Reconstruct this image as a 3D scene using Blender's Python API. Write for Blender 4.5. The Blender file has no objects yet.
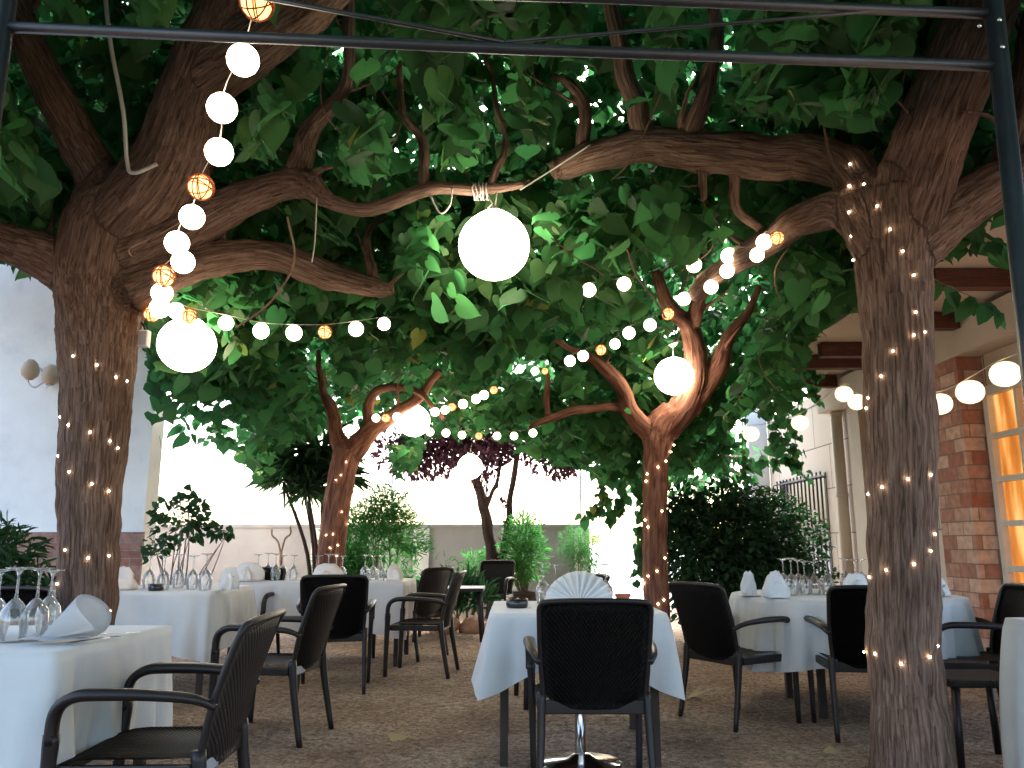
import bpy, bmesh, math, random
import numpy as np
from mathutils import Vector, Matrix, noise
from mathutils.bvhtree import BVHTree
R = math.radians
S = bpy.context.scene
COL = S.collection
random.seed(7); rng = np.random.default_rng(7)

# ------------------------------------------------------------------ camera, sky, sun, exposure
PITCH = R(11.25); F = 800.0; HC = 1.10
cd = bpy.data.cameras.new('camera'); cam = bpy.data.objects.new('camera', cd); COL.objects.link(cam)
cam.location = (0, 0, HC); cam.rotation_euler = (R(90) + PITCH, 0, 0)
cd.sensor_width = 36; cd.lens = 36 * F / 1024; cd.clip_end = 3000; cd.clip_start = 0.05
S.camera = cam
w = bpy.data.worlds.new("World"); S.world = w; w.use_nodes = True
nt = w.node_tree; bg = nt.nodes['Background']
sky = nt.nodes.new('ShaderNodeTexSky'); sky.sky_type = 'NISHITA'; sky.sun_disc = False
SUN_EL, SUN_AZ = R(42), R(18)       # azimuth from +Y towards +X
sky.sun_elevation = SUN_EL; sky.sun_rotation = SUN_AZ; sky.air_density = 1.0; sky.dust_density = 4.0; sky.ozone_density = 0.6
nt.links.new(sky.outputs[0], bg.inputs[0]); bg.inputs[1].default_value = 0.12
sd = bpy.data.lights.new('sun', 'SUN'); sd.energy = 1.2; sd.angle = R(14); sd.color = (1, .96, .9)
so = bpy.data.objects.new('sun', sd); COL.objects.link(so)
sdir = Vector((math.sin(SUN_AZ) * math.cos(SUN_EL), math.cos(SUN_AZ) * math.cos(SUN_EL), math.sin(SUN_EL)))
so.rotation_euler = sdir.to_track_quat('Z', 'Y').to_euler(); so.location = sdir * 40
S.view_settings.view_transform = 'Standard'; S.view_settings.look = 'None'
S.view_settings.exposure = 3.2; S.view_settings.gamma = 1
S.view_settings.use_curve_mapping = False
try:
    S.cycles.max_bounces = 8; S.cycles.transparent_max_bounces = 16; S.cycles.diffuse_bounces = 4
    S.cycles.sample_clamp_indirect = 6; S.cycles.use_denoising = True; S.cycles.use_light_tree = True
    S.cycles.caustics_reflective = False; S.cycles.caustics_refractive = False
except Exception: pass

# ------------------------------------------------------------------ measuring helpers
CP, SP = math.cos(PITCH), math.sin(PITCH)
def ray(px, py):
    u = (px - 512) / F; v = (384 - py) / F
    return Vector((u, CP - v * SP, SP + v * CP))
def at(px, py, Y):
    d = ray(px, py); return Vector((0, 0, HC)) + d * (Y / d.y)
def rad(wpx, px, py, Y):
    d = ray(px, py); return wpx / 2 / F * (Y / d.y)
def proj(P):
    P = np.asarray(P, float); y = P[..., 1]; z = P[..., 2] - HC
    dep = y * CP + z * SP; up = -y * SP + z * CP
    return 512 + F * P[..., 0] / dep, 384 - F * up / dep

# ------------------------------------------------------------------ object helpers
def tag(o, label=None, cat=None, group=None, kind=None):
    if label: o['label'] = label
    if cat: o['category'] = cat
    if group: o['group'] = group
    if kind: o['kind'] = kind
    return o
def empty(name, loc=(0, 0, 0), rz=0, label=None, cat=None, group=None):
    o = bpy.data.objects.new(name, None); COL.objects.link(o)
    o.location = loc; o.rotation_euler = (0, 0, rz); o.empty_display_size = .1
    return tag(o, label, cat, group)
def link(name, me, mat, parent=None, smooth=True):
    o = bpy.data.objects.new(name, me); COL.objects.link(o)
    if mat is not None and not me.materials: me.materials.append(mat)
    if smooth and len(me.polygons):
        me.polygons.foreach_set('use_smooth', [True] * len(me.polygons))
    if parent: o.parent = parent
    return o
def obj(name, bm, mat, parent=None, smooth=False, recalc=True):
    if recalc: bmesh.ops.recalc_face_normals(bm, faces=bm.faces)
    me = bpy.data.meshes.new(name); bm.to_mesh(me); bm.free()
    return link(name, me, mat, parent, smooth)
def np_mesh(name, V, T, attr=None):
    me = bpy.data.meshes.new(name); V = np.asarray(V, np.float32).reshape(-1, 3); T = np.asarray(T, np.int32).reshape(-1, 3)
    me.vertices.add(len(V)); me.vertices.foreach_set('co', V.ravel())
    me.loops.add(T.size); me.loops.foreach_set('vertex_index', T.ravel())
    me.polygons.add(len(T)); me.polygons.foreach_set('loop_start', np.arange(0, T.size, 3, dtype=np.int32))
    me.update(calc_edges=True)
    if attr is not None:
        a = me.attributes.new('rnd', 'FLOAT', 'POINT'); a.data.foreach_set('value', np.asarray(attr, np.float32))
    return me
def copy_tree(o, parent=None):
    c = o.copy(); COL.objects.link(c); c.parent = parent
    for ch in o.children: copy_tree(ch, c)
    return c
def box(bm, x0, x1, y0, y1, z0, z1, bev=0, M=None):
    r = bmesh.ops.create_cube(bm, size=1)
    vs = r['verts']
    for v in vs:
        v.co = Vector(((x0 + x1) / 2 + v.co.x * (x1 - x0), (y0 + y1) / 2 + v.co.y * (y1 - y0), (z0 + z1) / 2 + v.co.z * (z1 - z0)))
    if M: bmesh.ops.transform(bm, matrix=M, verts=vs)
    if bev:
        es = list({e for v in vs for e in v.link_edges})
        bmesh.ops.bevel(bm, geom=es, offset=bev, segments=2, affect='EDGES', profile=.6)
def catmull(pts, n=6):
    P = [Vector(p) for p in pts]
    if len(P) < 3: return P
    P = [P[0] * 2 - P[1]] + P + [P[-1] * 2 - P[-2]]
    out = []
    for i in range(1, len(P) - 2):
        a, b, c, d = P[i - 1:i + 3]
        for k in range(n):
            t = k / n
            out.append(.5 * ((2 * b) + (c - a) * t + (2 * a - 5 * b + 4 * c - d) * t * t + (3 * b - a - 3 * c + d) * t ** 3))
    out.append(P[-2]); return out
def sweep(bm, pts, radii, seg=8, aspect=1.0, power=2.0, cap=True, up=None):
    """tube along pts; radii a number or list; aspect squashes the second axis; power>2 squares it off"""
    P = [Vector(p) for p in pts]; n = len(P)
    if not hasattr(radii, '__len__'): radii = [radii] * n
    t0 = (P[1] - P[0]).normalized()
    ref = Vector(up) if up else (Vector((0, 0, 1)) if abs(t0.z) < .9 else Vector((1, 0, 0)))
    e1 = t0.cross(ref).normalized(); rings = []
    for i in range(n):
        t = (P[min(i + 1, n - 1)] - P[max(i - 1, 0)]).normalized()
        e1 = (e1 - t * e1.dot(t)).normalized(); e2 = t.cross(e1)
        ring = []
        for k in range(seg):
            a = 2 * math.pi * (k + .5) / seg; c, s = math.cos(a), math.sin(a)
            m = (abs(c) ** power + abs(s) ** power) ** (-1 / power)
            ring.append(bm.verts.new(P[i] + e1 * (c * m * radii[i]) + e2 * (s * m * radii[i] * aspect)))
        rings.append(ring)
    for a, b in zip(rings, rings[1:]):
        for k in range(seg): bm.faces.new((a[k], a[(k + 1) % seg], b[(k + 1) % seg], b[k]))
    if cap: bm.faces.new(rings[0]); bm.faces.new(rings[-1])
    return rings
def lathe(bm, prof, seg=20, M=None, jitter=None):
    rings = []
    new = []
    for i, (r, z) in enumerate(prof):
        if r < 1e-5: v = bm.verts.new((0, 0, z)); rings.append([v]); new.append(v); continue
        ring = []
        for k in range(seg):
            a = 2 * math.pi * k / seg; v = bm.verts.new((r * math.cos(a), r * math.sin(a), z)); ring.append(v); new.append(v)
        rings.append(ring)
    for a, b in zip(rings, rings[1:]):
        for k in range(seg):
            if len(a) == 1 and len(b) == 1: continue
            if len(a) == 1: bm.faces.new((a[0], b[(k + 1) % seg], b[k]))
            elif len(b) == 1: bm.faces.new((a[k], a[(k + 1) % seg], b[0]))
            else: bm.faces.new((a[k], a[(k + 1) % seg], b[(k + 1) % seg], b[k]))
    if M: bmesh.ops.transform(bm, matrix=M, verts=new)
def T(x, y, z): return Matrix.Translation((x, y, z))

# ------------------------------------------------------------------ materials
def mat(name, col=(.5, .5, .5), rough=.6, metal=0, spec=.4):
    m = bpy.data.materials.new(name); m.use_nodes = True
    b = m.node_tree.nodes['Principled BSDF']
    b.inputs['Base Color'].default_value = (*col, 1); b.inputs['Roughness'].default_value = rough
    b.inputs['Metallic'].default_value = metal; b.inputs['Specular IOR Level'].default_value = spec
    return m
def N(m, t, **kw):
    n = m.node_tree.nodes.new(t)
    for k, v in kw.items():
        if k.startswith('i_'): n.inputs[k[2:].replace('_', ' ')].default_value = v
        else: setattr(n, k, v)
    return n
def L(m, a, b): m.node_tree.links.new(a, b)
def coords(m, scale=(1, 1, 1), kind='Object', attr=None):
    if attr: tc = N(m, 'ShaderNodeAttribute', attribute_name=attr); out = tc.outputs['Vector']
    else: tc = N(m, 'ShaderNodeTexCoord'); out = tc.outputs[kind]
    mp = N(m, 'ShaderNodeMapping'); mp.inputs['Scale'].default_value = scale
    L(m, out, mp.inputs[0]); return mp.outputs[0]
def ramp(m, fac, stops):
    r = N(m, 'ShaderNodeValToRGB'); e = r.color_ramp.elements
    while len(e) < len(stops): e.new(.5)
    for k, (p, c) in enumerate(stops): e[k].position = p; e[k].color = (*c, 1)
    L(m, fac, r.inputs[0]); return r.outputs[0]
def noisy(name, stops, scale=(1, 1, 1), nscale=5, detail=8, rough=.8, bump=.3, bdist=.01, bscale=None, spec=.3, attr=None, distortion=0):
    m = mat(name, rough=rough, spec=spec); b = m.node_tree.nodes['Principled BSDF']
    c = coords(m, scale, attr=attr)
    n = N(m, 'ShaderNodeTexNoise'); n.inputs['Scale'].default_value = nscale; n.inputs['Detail'].default_value = detail
    n.inputs['Distortion'].default_value = distortion; n.inputs['Roughness'].default_value = .62
    L(m, c, n.inputs['Vector']); L(m, ramp(m, n.outputs[0], stops), b.inputs['Base Color'])
    if bump:
        n2 = N(m, 'ShaderNodeTexNoise'); n2.inputs['Scale'].default_value = bscale or nscale * 2; n2.inputs['Detail'].default_value = 6
        L(m, c, n2.inputs['Vector'])
        bp = N(m, 'ShaderNodeBump'); bp.inputs['Strength'].default_value = bump; bp.inputs['Distance'].default_value = bdist
        L(m, n2.outputs[0], bp.inputs['Height']); L(m, bp.outputs[0], b.inputs['Normal'])
    return m
def emit(name, col, strength, ribs=0, dim=.55):
    """paper or cane globe lit from inside: a little darker towards its ribs"""
    m = bpy.data.materials.new(name); m.use_nodes = True
    b = m.node_tree.nodes['Principled BSDF']; b.inputs['Base Color'].default_value = (.8, .75, .65, 1); b.inputs['Roughness'].default_value = .7
    b.inputs['Emission Strength'].default_value = strength; b.inputs['Emission Color'].default_value = (*col, 1)
    if ribs:
        c = coords(m, (1, 1, 1)); wv = N(m, 'ShaderNodeTexWave', bands_direction='Z'); wv.inputs['Scale'].default_value = ribs
        L(m, c, wv.inputs[0]); L(m, ramp(m, wv.outputs['Fac'], [(0, tuple(x * dim for x in col)), (.25, col), (1, col)]), b.inputs['Emission Color'])
    return m

M = {}
def gravel_mat():
    m = mat('gravel_soil', rough=.95, spec=.15); b = m.node_tree.nodes['Principled BSDF']; c = coords(m)
    n = N(m, 'ShaderNodeTexNoise'); n.inputs['Scale'].default_value = 1.6; n.inputs['Detail'].default_value = 6; L(m, c, n.inputs[0])
    n2 = N(m, 'ShaderNodeTexNoise'); n2.inputs['Scale'].default_value = 24; n2.inputs['Detail'].default_value = 10; n2.inputs['Roughness'].default_value = .75; L(m, c, n2.inputs[0])
    v = N(m, 'ShaderNodeTexVoronoi'); v.inputs['Scale'].default_value = 55; L(m, c, v.inputs['Vector'])
    sp = N(m, 'ShaderNodeSeparateColor'); L(m, v.outputs['Color'], sp.inputs[0])
    a = N(m, 'ShaderNodeMix', data_type='RGBA', blend_type='MULTIPLY'); a.inputs[0].default_value = .9
    L(m, ramp(m, n.outputs[0], [(.3, (.24, .17, .125)), (.5, (.35, .265, .20)), (.7, (.42, .34, .27))]), a.inputs[6])
    L(m, ramp(m, n2.outputs[0], [(.36, (.42, .38, .35)), (.5, (.95, .93, .9)), (.64, (1.35, 1.32, 1.28))]), a.inputs[7])
    e = N(m, 'ShaderNodeMix', data_type='RGBA', blend_type='MULTIPLY'); e.inputs[0].default_value = .8
    L(m, a.outputs[2], e.inputs[6]); L(m, ramp(m, sp.outputs[0], [(0, (.55, .5, .48)), (.5, (1, 1, 1)), (.95, (1.2, 1.15, 1.1)), (1, (1.5, 1.45, 1.4))]), e.inputs[7]); L(m, e.outputs[2], b.inputs['Base Color'])
    h = N(m, 'ShaderNodeMath', operation='SUBTRACT'); L(m, n2.outputs[0], h.inputs[0]); L(m, v.outputs['Distance'], h.inputs[1])
    bp = N(m, 'ShaderNodeBump'); bp.inputs['Strength'].default_value = 1; bp.inputs['Distance'].default_value = .02; L(m, h.outputs[0], bp.inputs['Height']); L(m, bp.outputs[0], b.inputs['Normal'])
    return m
M['ground'] = gravel_mat()
M['ground_old'] = noisy('gravel_soil', [(.3, (.13, .085, .06)), (.5, (.25, .175, .125)), (.68, (.38, .29, .22))], nscale=2.2, detail=12, rough=.95, bump=.9, bdist=.03, bscale=30)
M['stone'] = noisy('gravel_stone', [(.3, (.14, .10, .07)), (.5, (.26, .2, .14)), (.7, (.42, .35, .27))], nscale=9, rough=.9, bump=0)
M['paving'] = noisy('street_paving', [(.3, (.62, .61, .6)), (.7, (.75, .74, .72))], nscale=1.5, rough=.8, bump=.1)
M['plaster'] = noisy('white_plaster', [(.25, (.66, .67, .68)), (.45, (.80, .80, .80)), (.65, (.86, .86, .85))], nscale=2.2, rough=.9, bump=.35, bdist=.006, bscale=25)
M['greywall'] = noisy('grey_render', [(.25, (.27, .255, .25)), (.7, (.37, .355, .345))], nscale=1.3, rough=.9, bump=.3, bdist=.006, bscale=20)
M['beige'] = noisy('beige_render', [(.25, (.50, .42, .35)), (.7, (.62, .53, .45))], nscale=1.2, rough=.9, bump=.3, bdist=.006, bscale=20)
def panelled():
    m = mat('stone_panels', rough=.8); b = m.node_tree.nodes['Principled BSDF']
    tc = N(m, 'ShaderNodeTexCoord'); sx = N(m, 'ShaderNodeSeparateXYZ'); cx = N(m, 'ShaderNodeCombineXYZ')
    L(m, tc.outputs['Object'], sx.inputs[0]); L(m, sx.outputs[1], cx.inputs[0]); L(m, sx.outputs[2], cx.inputs[1])
    br = N(m, 'ShaderNodeTexBrick'); L(m, cx.outputs[0], br.inputs[0])
    for k, v in (('Color1', (.60, .50, .41, 1)), ('Color2', (.53, .44, .36, 1)), ('Mortar', (.16, .13, .11, 1))): br.inputs[k].default_value = v
    br.inputs['Scale'].default_value = 1; br.inputs['Brick Width'].default_value = 1.1; br.inputs['Row Height'].default_value = .62; br.inputs['Mortar Size'].default_value = .008
    L(m, br.outputs[0], b.inputs['Base Color'])
    bp = N(m, 'ShaderNodeBump'); bp.inputs['Distance'].default_value = .01; bp.invert = True; L(m, br.outputs['Fac'], bp.inputs['Height']); L(m, bp.outputs[0], b.inputs['Normal'])
    return m
M['panels'] = panelled()
def bricks(name, c1, c2, mort, w=.24, h=.085, ax=(0, 1)):
    m = mat(name, rough=.85); b = m.node_tree.nodes['Principled BSDF']
    tc = N(m, 'ShaderNodeTexCoord'); sx = N(m, 'ShaderNodeSeparateXYZ'); cx = N(m, 'ShaderNodeCombineXYZ')
    ad = N(m, 'ShaderNodeMath', operation='ADD')
    L(m, tc.outputs['Object'], sx.inputs[0]); L(m, sx.outputs[0], ad.inputs[0]); L(m, sx.outputs[1], ad.inputs[1])
    L(m, ad.outputs[0], cx.inputs[0]); L(m, sx.outputs[2], cx.inputs[1])
    br = N(m, 'ShaderNodeTexBrick'); L(m, cx.outputs[0], br.inputs[0])
    br.inputs['Color1'].default_value = (*c1, 1); br.inputs['Color2'].default_value = (*c2, 1); br.inputs['Mortar'].default_value = (*mort, 1)
    br.inputs['Scale'].default_value = 1; br.inputs['Brick Width'].default_value = w; br.inputs['Row Height'].default_value = h; br.inputs['Mortar Size'].default_value = .006
    n = N(m, 'ShaderNodeTexNoise'); n.inputs['Scale'].default_value = 14; n.inputs['Detail'].default_value = 6; L(m, tc.outputs['Object'], n.inputs[0])
    mx = N(m, 'ShaderNodeMix', data_type='RGBA', blend_type='MULTIPLY'); mx.inputs[0].default_value = .7
    L(m, br.outputs[0], mx.inputs[6]); L(m, ramp(m, n.outputs[0], [(.3, (.55, .5, .5)), (.7, (1.15, 1.1, 1.05))]), mx.inputs[7]); L(m, mx.outputs[2], b.inputs['Base Color'])
    bp = N(m, 'ShaderNodeBump'); bp.inputs['Distance'].default_value = .012; bp.invert = True; L(m, br.outputs['Fac'], bp.inputs['Height']); L(m, bp.outputs[0], b.inputs['Normal'])
    return m
M['brick'] = bricks('red_brick', (.30, .13, .095), (.40, .24, .19), (.32, .26, .23))
M['brick2'] = bricks('pillar_brick', (.34, .10, .06), (.66, .46, .37), (.26, .18, .14), w=.27, h=.13)
M['wood'] = noisy('brown_beam_wood', [(.3, (.06, .02, .014)), (.7, (.13, .05, .035))], scale=(1, 8, 8), nscale=6, rough=.6, bump=.2)
M['steel'] = noisy('dark_painted_steel', [(.3, (.012, .016, .022)), (.7, (.022, .028, .036))], nscale=20, rough=.35, bump=.15, bdist=.002, spec=.6)
M['black_metal'] = mat('black_iron', (.02, .02, .022), .5, .3)
M['chrome'] = mat('chrome', (.75, .75, .76), .15, 1)
M['silver'] = mat('cutlery_steel', (.7, .7, .7), .2, 1)
def cloth_mat(name, c):
    m = mat(name, c, .85, 0, .2); b = m.node_tree.nodes['Principled BSDF']
    co = coords(m); n = N(m, 'ShaderNodeTexNoise'); n.inputs['Scale'].default_value = 5; n.inputs['Detail'].default_value = 9; n.inputs['Distortion'].default_value = .2; L(m, co, n.inputs[0])
    L(m, ramp(m, n.outputs[0], [(.3, tuple(x * .9 for x in c)), (.7, c)]), b.inputs['Base Color'])
    bp = N(m, 'ShaderNodeBump'); bp.inputs['Strength'].default_value = .35; bp.inputs['Distance'].default_value = .03; L(m, n.outputs[0], bp.inputs['Height']); L(m, bp.outputs[0], b.inputs['Normal'])
    try: b.inputs['Sheen Weight'].default_value = .2
    except Exception: pass
    return m
M['cloth'] = cloth_mat('white_tablecloth', (.60, .61, .62))
M['cloth_cream'] = cloth_mat('cream_tablecloth', (.60, .57, .57))
M['napkin'] = cloth_mat('white_napkin', (.70, .71, .73))
M['napkin_cream'] = cloth_mat('cream_napkin', (.78, .70, .66))
def wicker():
    m = mat('dark_woven_resin', (.014, .011, .011), .5, 0, .3); b = m.node_tree.nodes['Principled BSDF']
    c = coords(m, (1, 1, 1))
    a = N(m, 'ShaderNodeTexWave', bands_direction='DIAGONAL'); a.inputs['Scale'].default_value = 38; L(m, c, a.inputs[0])
    mp = N(m, 'ShaderNodeMapping'); mp.inputs['Scale'].default_value = (-1, 1, 1); L(m, c, mp.inputs[0])
    d = N(m, 'ShaderNodeTexWave', bands_direction='DIAGONAL'); d.inputs['Scale'].default_value = 38; L(m, mp.outputs[0], d.inputs[0])
    x = N(m, 'ShaderNodeMath', operation='MULTIPLY'); L(m, a.outputs['Fac'], x.inputs[0]); L(m, d.outputs['Fac'], x.inputs[1])
    L(m, ramp(m, x.outputs[0], [(0, (.005, .004, .004)), (.6, (.019, .015, .015))]), b.inputs['Base Color'])
    bp = N(m, 'ShaderNodeBump'); bp.inputs['Strength'].default_value = .9; bp.inputs['Distance'].default_value = .004; L(m, x.outputs[0], bp.inputs['Height']); L(m, bp.outputs[0], b.inputs['Normal'])
    return m
M['wicker'] = wicker()
M['resin'] = noisy('dark_brown_resin', [(.3, (.011, .008, .008)), (.7, (.017, .012, .012))], nscale=12, rough=.42, bump=.05, spec=.35)
M['dark_wood'] = noisy('dark_table_wood', [(.3, (.02, .012, .01)), (.7, (.04, .025, .02))], nscale=8, rough=.5, bump=.1)
M['sheen_lens_grey'] = mat('grey_sheen_and_lens', (.32, .35, .4), .4)  # grey of the floodlight lens and of the reflection painted on two chairs
M['ashtray'] = mat('black_ceramic', (.012, .012, .014), .25, 0, .6)
M['terracotta'] = noisy('terracotta', [(.3, (.38, .10, .07)), (.7, (.5, .16, .11))], nscale=20, rough=.7, bump=.1)
M['dark_pot'] = noisy('dark_pot_clay', [(.3, (.03, .025, .025)), (.7, (.06, .05, .05))], nscale=10, rough=.8, bump=.2)
M['rock'] = noisy('pinkish_rock', [(.3, (.32, .16, .1)), (.7, (.5, .3, .2))], nscale=6, rough=.9, bump=.6, bdist=.03)
M['soil'] = noisy('soil', [(.3, (.03, .02, .015)), (.7, (.06, .045, .03))], nscale=20, rough=1)
def glass():
    m = bpy.data.materials.new('clear_glass'); m.use_nodes = True; n = m.node_tree
    n.nodes.remove(n.nodes['Principled BSDF']); out = n.nodes['Material Output']
    tr = N(m, 'ShaderNodeBsdfTransparent'); tr.inputs[0].default_value = (.93, .95, .96, 1)
    gl = N(m, 'ShaderNodeBsdfGlossy'); gl.inputs['Roughness'].default_value = .04; gl.inputs[0].default_value = (1, 1, 1, 1)
    fr = N(m, 'ShaderNodeFresnel'); fr.inputs[0].default_value = 1.9; mx = N(m, 'ShaderNodeMixShader')
    L(m, fr.outputs[0], mx.inputs[0]); L(m, tr.outputs[0], mx.inputs[1]); L(m, gl.outputs[0], mx.inputs[2]); df = N(m, 'ShaderNodeBsdfTranslucent'); df.inputs[0].default_value = (.9, .92, .95, 1); m2 = N(m, 'ShaderNodeMixShader'); m2.inputs[0].default_value = .10
    L(m, mx.outputs[0], m2.inputs[1]); L(m, df.outputs[0], m2.inputs[2]); L(m, m2.outputs[0], out.inputs[0])
    return m
M['glass'] = glass()
def leaf_mat(name, stops, trans=(.06, .22, .05), tmix=.42, rough=.6):
    m = bpy.data.materials.new(name); m.use_nodes = True; n = m.node_tree; out = n.nodes['Material Output']
    b = n.nodes['Principled BSDF']; b.inputs['Roughness'].default_value = rough; b.inputs['Specular IOR Level'].default_value = .2
    a = N(m, 'ShaderNodeAttribute', attribute_name='rnd'); col = ramp(m, a.outputs['Fac'], stops)
    c = coords(m); nz = N(m, 'ShaderNodeTexNoise'); nz.inputs['Scale'].default_value = 30; L(m, c, nz.inputs[0])
    mm = N(m, 'ShaderNodeMix', data_type='RGBA', blend_type='MULTIPLY'); mm.inputs[0].default_value = .6
    L(m, col, mm.inputs[6]); L(m, ramp(m, nz.outputs[0], [(.3, (.65, .7, .65)), (.7, (1.2, 1.15, 1.1))]), mm.inputs[7]); L(m, mm.outputs[2], b.inputs['Base Color'])
    t = N(m, 'ShaderNodeBsdfTranslucent')
    tm = N(m, 'ShaderNodeMix', data_type='RGBA', blend_type='MIX'); tm.inputs[0].default_value = .35; tm.inputs[6].default_value = (*trans, 1)
    ml = N(m, 'ShaderNodeMix', data_type='RGBA', blend_type='ADD'); ml.inputs[0].default_value = 1.0
    L(m, col, ml.inputs[6]); L(m, col, ml.inputs[7]); L(m, ml.outputs[2], tm.inputs[7]); L(m, tm.outputs[2], t.inputs[0])
    mx = N(m, 'ShaderNodeMixShader'); mx.inputs[0].default_value = tmix
    L(m, b.outputs[0], mx.inputs[1]); L(m, t.outputs[0], mx.inputs[2]); L(m, mx.outputs[0], out.inputs[0])
    return m
GREENS = [(0, (.02, .06, .024)), (.45, (.036, .086, .032)), (.85, (.056, .122, .036)), (.965, (.09, .17, .035)), (.985, (.26, .26, .05)), (1, (.34, .30, .07))]
M['leaf'] = leaf_mat('broad_green_leaf', GREENS, (.06, .32, .10), .5)
M['leaf_dark'] = leaf_mat('dark_shrub_leaf', [(0, (.012, .035, .018)), (1, (.03, .075, .03))], (.04, .16, .05), .3)
M['leaf_fresh'] = leaf_mat('fresh_green_leaf', [(0, (.03, .11, .03)), (1, (.08, .22, .05))], (.07, .3, .08), .45)
M['leaf_purple'] = leaf_mat('purple_leaf', [(0, (.022, .010, .018)), (1, (.055, .02, .035))], (.10, .02, .06), .3)
M['leaf_fall'] = leaf_mat('fallen_leaf_tan', [(0, (.10, .05, .03)), (.5, (.26, .16, .08)), (1, (.52, .44, .24))], (.2, .15, .05), .1, .8)
def bark(name, dark, mid, light, attr='bk', sc=(26, 26, 3.2)):
    m = mat(name, rough=.9, spec=.2); b = m.node_tree.nodes['Principled BSDF']
    c = coords(m, sc, attr=attr)
    n = N(m, 'ShaderNodeTexNoise'); n.inputs['Scale'].default_value = 1; n.inputs['Detail'].default_value = 8; n.inputs['Roughness'].default_value = .6; n.inputs['Distortion'].default_value = .8; L(m, c, n.inputs[0])
    c2 = coords(m, (3, 3, 1.4), attr=attr)
    n2 = N(m, 'ShaderNodeTexNoise'); n2.inputs['Scale'].default_value = 1; n2.inputs['Detail'].default_value = 5; L(m, c2, n2.inputs[0])
    mm = N(m, 'ShaderNodeMix', data_type='RGBA', blend_type='MULTIPLY'); mm.inputs[0].default_value = .8
    L(m, ramp(m, n.outputs[0], [(.34, dark), (.5, mid), (.68, light)]), mm.inputs[6])
    L(m, ramp(m, n2.outputs[0], [(.3, (.6, .58, .56)), (.7, (1.25, 1.2, 1.15))]), mm.inputs[7]); L(m, mm.outputs[2], b.inputs['Base Color'])
    bp = N(m, 'ShaderNodeBump'); bp.inputs['Strength'].default_value = 1; bp.inputs['Distance'].default_value = .018; L(m, n.outputs[0], bp.inputs['Height']); L(m, bp.outputs[0], b.inputs['Normal'])
    return m
M['bark'] = bark('furrowed_brown_bark', (.06, .036, .028), (.18, .115, .088), (.30, .21, .17), sc=(80, 80, 5.5))
M['bark_red'] = bark('reddish_bark', (.08, .035, .027), (.20, .09, .062), (.30, .16, .115))
M['bark_dark'] = bark('dark_slim_bark', (.02, .013, .014), (.045, .03, .03), (.08, .055, .055))
M['twig'] = noisy('twig_bark', [(.3, (.12, .07, .05)), (.7, (.26, .17, .12))], nscale=20, rough=.9, bump=0)
M['cable'] = mat('pale_cable', (.55, .53, .48), .6)
M['cable_dark'] = mat('thin_dark_wire', (.08, .07, .06), .6)
WARM = (1.0, .80, .52)
M['globe'] = emit('lit_white_globe', (1, .84, .62), 3.0)
M['ball'] = emit('lit_white_ball', (1, .80, .54), 1.7)
M['ball_orange'] = emit('lit_cane_ball', (1, .42, .12), .45)
M['cane'] = mat('orange_cane', (.30, .08, .03), .7)
M['paper'] = emit('lit_paper_lantern', (1, .76, .44), .24, ribs=9, dim=.75)
M['led'] = emit('warm_led', (1, .78, .5), 9)
M['pane'] = emit('orange_lit_pane', (1, .34, .05), .085, ribs=0)
M['pane_tex'] = None
def pane_fix():
    m = M['pane']; b = m.node_tree.nodes['Principled BSDF']; b.inputs['Base Color'].default_value = (.3, .12, .03, 1); b.inputs['Roughness'].default_value = .15
    c = coords(m, (1, 3.2, .5)); n = N(m, 'ShaderNodeTexNoise'); n.inputs['Scale'].default_value = 2.6; n.inputs['Detail'].default_value = 3; L(m, c, n.inputs[0])
    L(m, ramp(m, n.outputs[0], [(.3, (.55, .14, .02)), (.5, (1, .36, .06)), (.66, (1.5, .85, .3))]), b.inputs['Emission Color'])
pane_fix()
M['white_paint'] = noisy('white_paint_frame', [(.3, (.6, .58, .55)), (.7, (.72, .7, .67))], nscale=6, rough=.5, bump=.05)
M['white_enamel'] = mat('white_enamel', (.75, .75, .78), .35)
M['brass'] = mat('aged_brass', (.5, .34, .2), .35, .6)
M['shade'] = mat('tan_lamp_shade', (.5, .38, .28), .7)

# ------------------------------------------------------------------ ground, street
bm = bmesh.new(); bmesh.ops.create_grid(bm, x_segments=90, y_segments=90, size=1)
for v in bm.verts:
    v.co.x *= 60; v.co.y = v.co.y * 60 + 40
g = obj('ground', bm, M['ground']); tag(g, kind='structure')
bm = bmesh.new(); bmesh.ops.create_grid(bm, x_segments=120, y_segments=120, size=1)
for v in bm.verts:
    v.co.x *= 7; v.co.y = v.co.y * 6.4 + 7.2
    v.co.z = .012 + .02 * noise.noise(Vector((v.co.x * .9, v.co.y * .9, 0))) + .012 * noise.noise(Vector((v.co.x * 4, v.co.y * 4, 3)))
    if abs(v.co.x) > 6.9 or v.co.y > 13.4 or v.co.y < .9: v.co.z = -.02
tag(obj('gravel_bed', bm, M['ground'], smooth=True), kind='structure')
bm = bmesh.new(); box(bm, -200, 200, 14.6, 1500, -.3, .02); tag(obj('street', bm, M['paving']), kind='structure')
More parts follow.
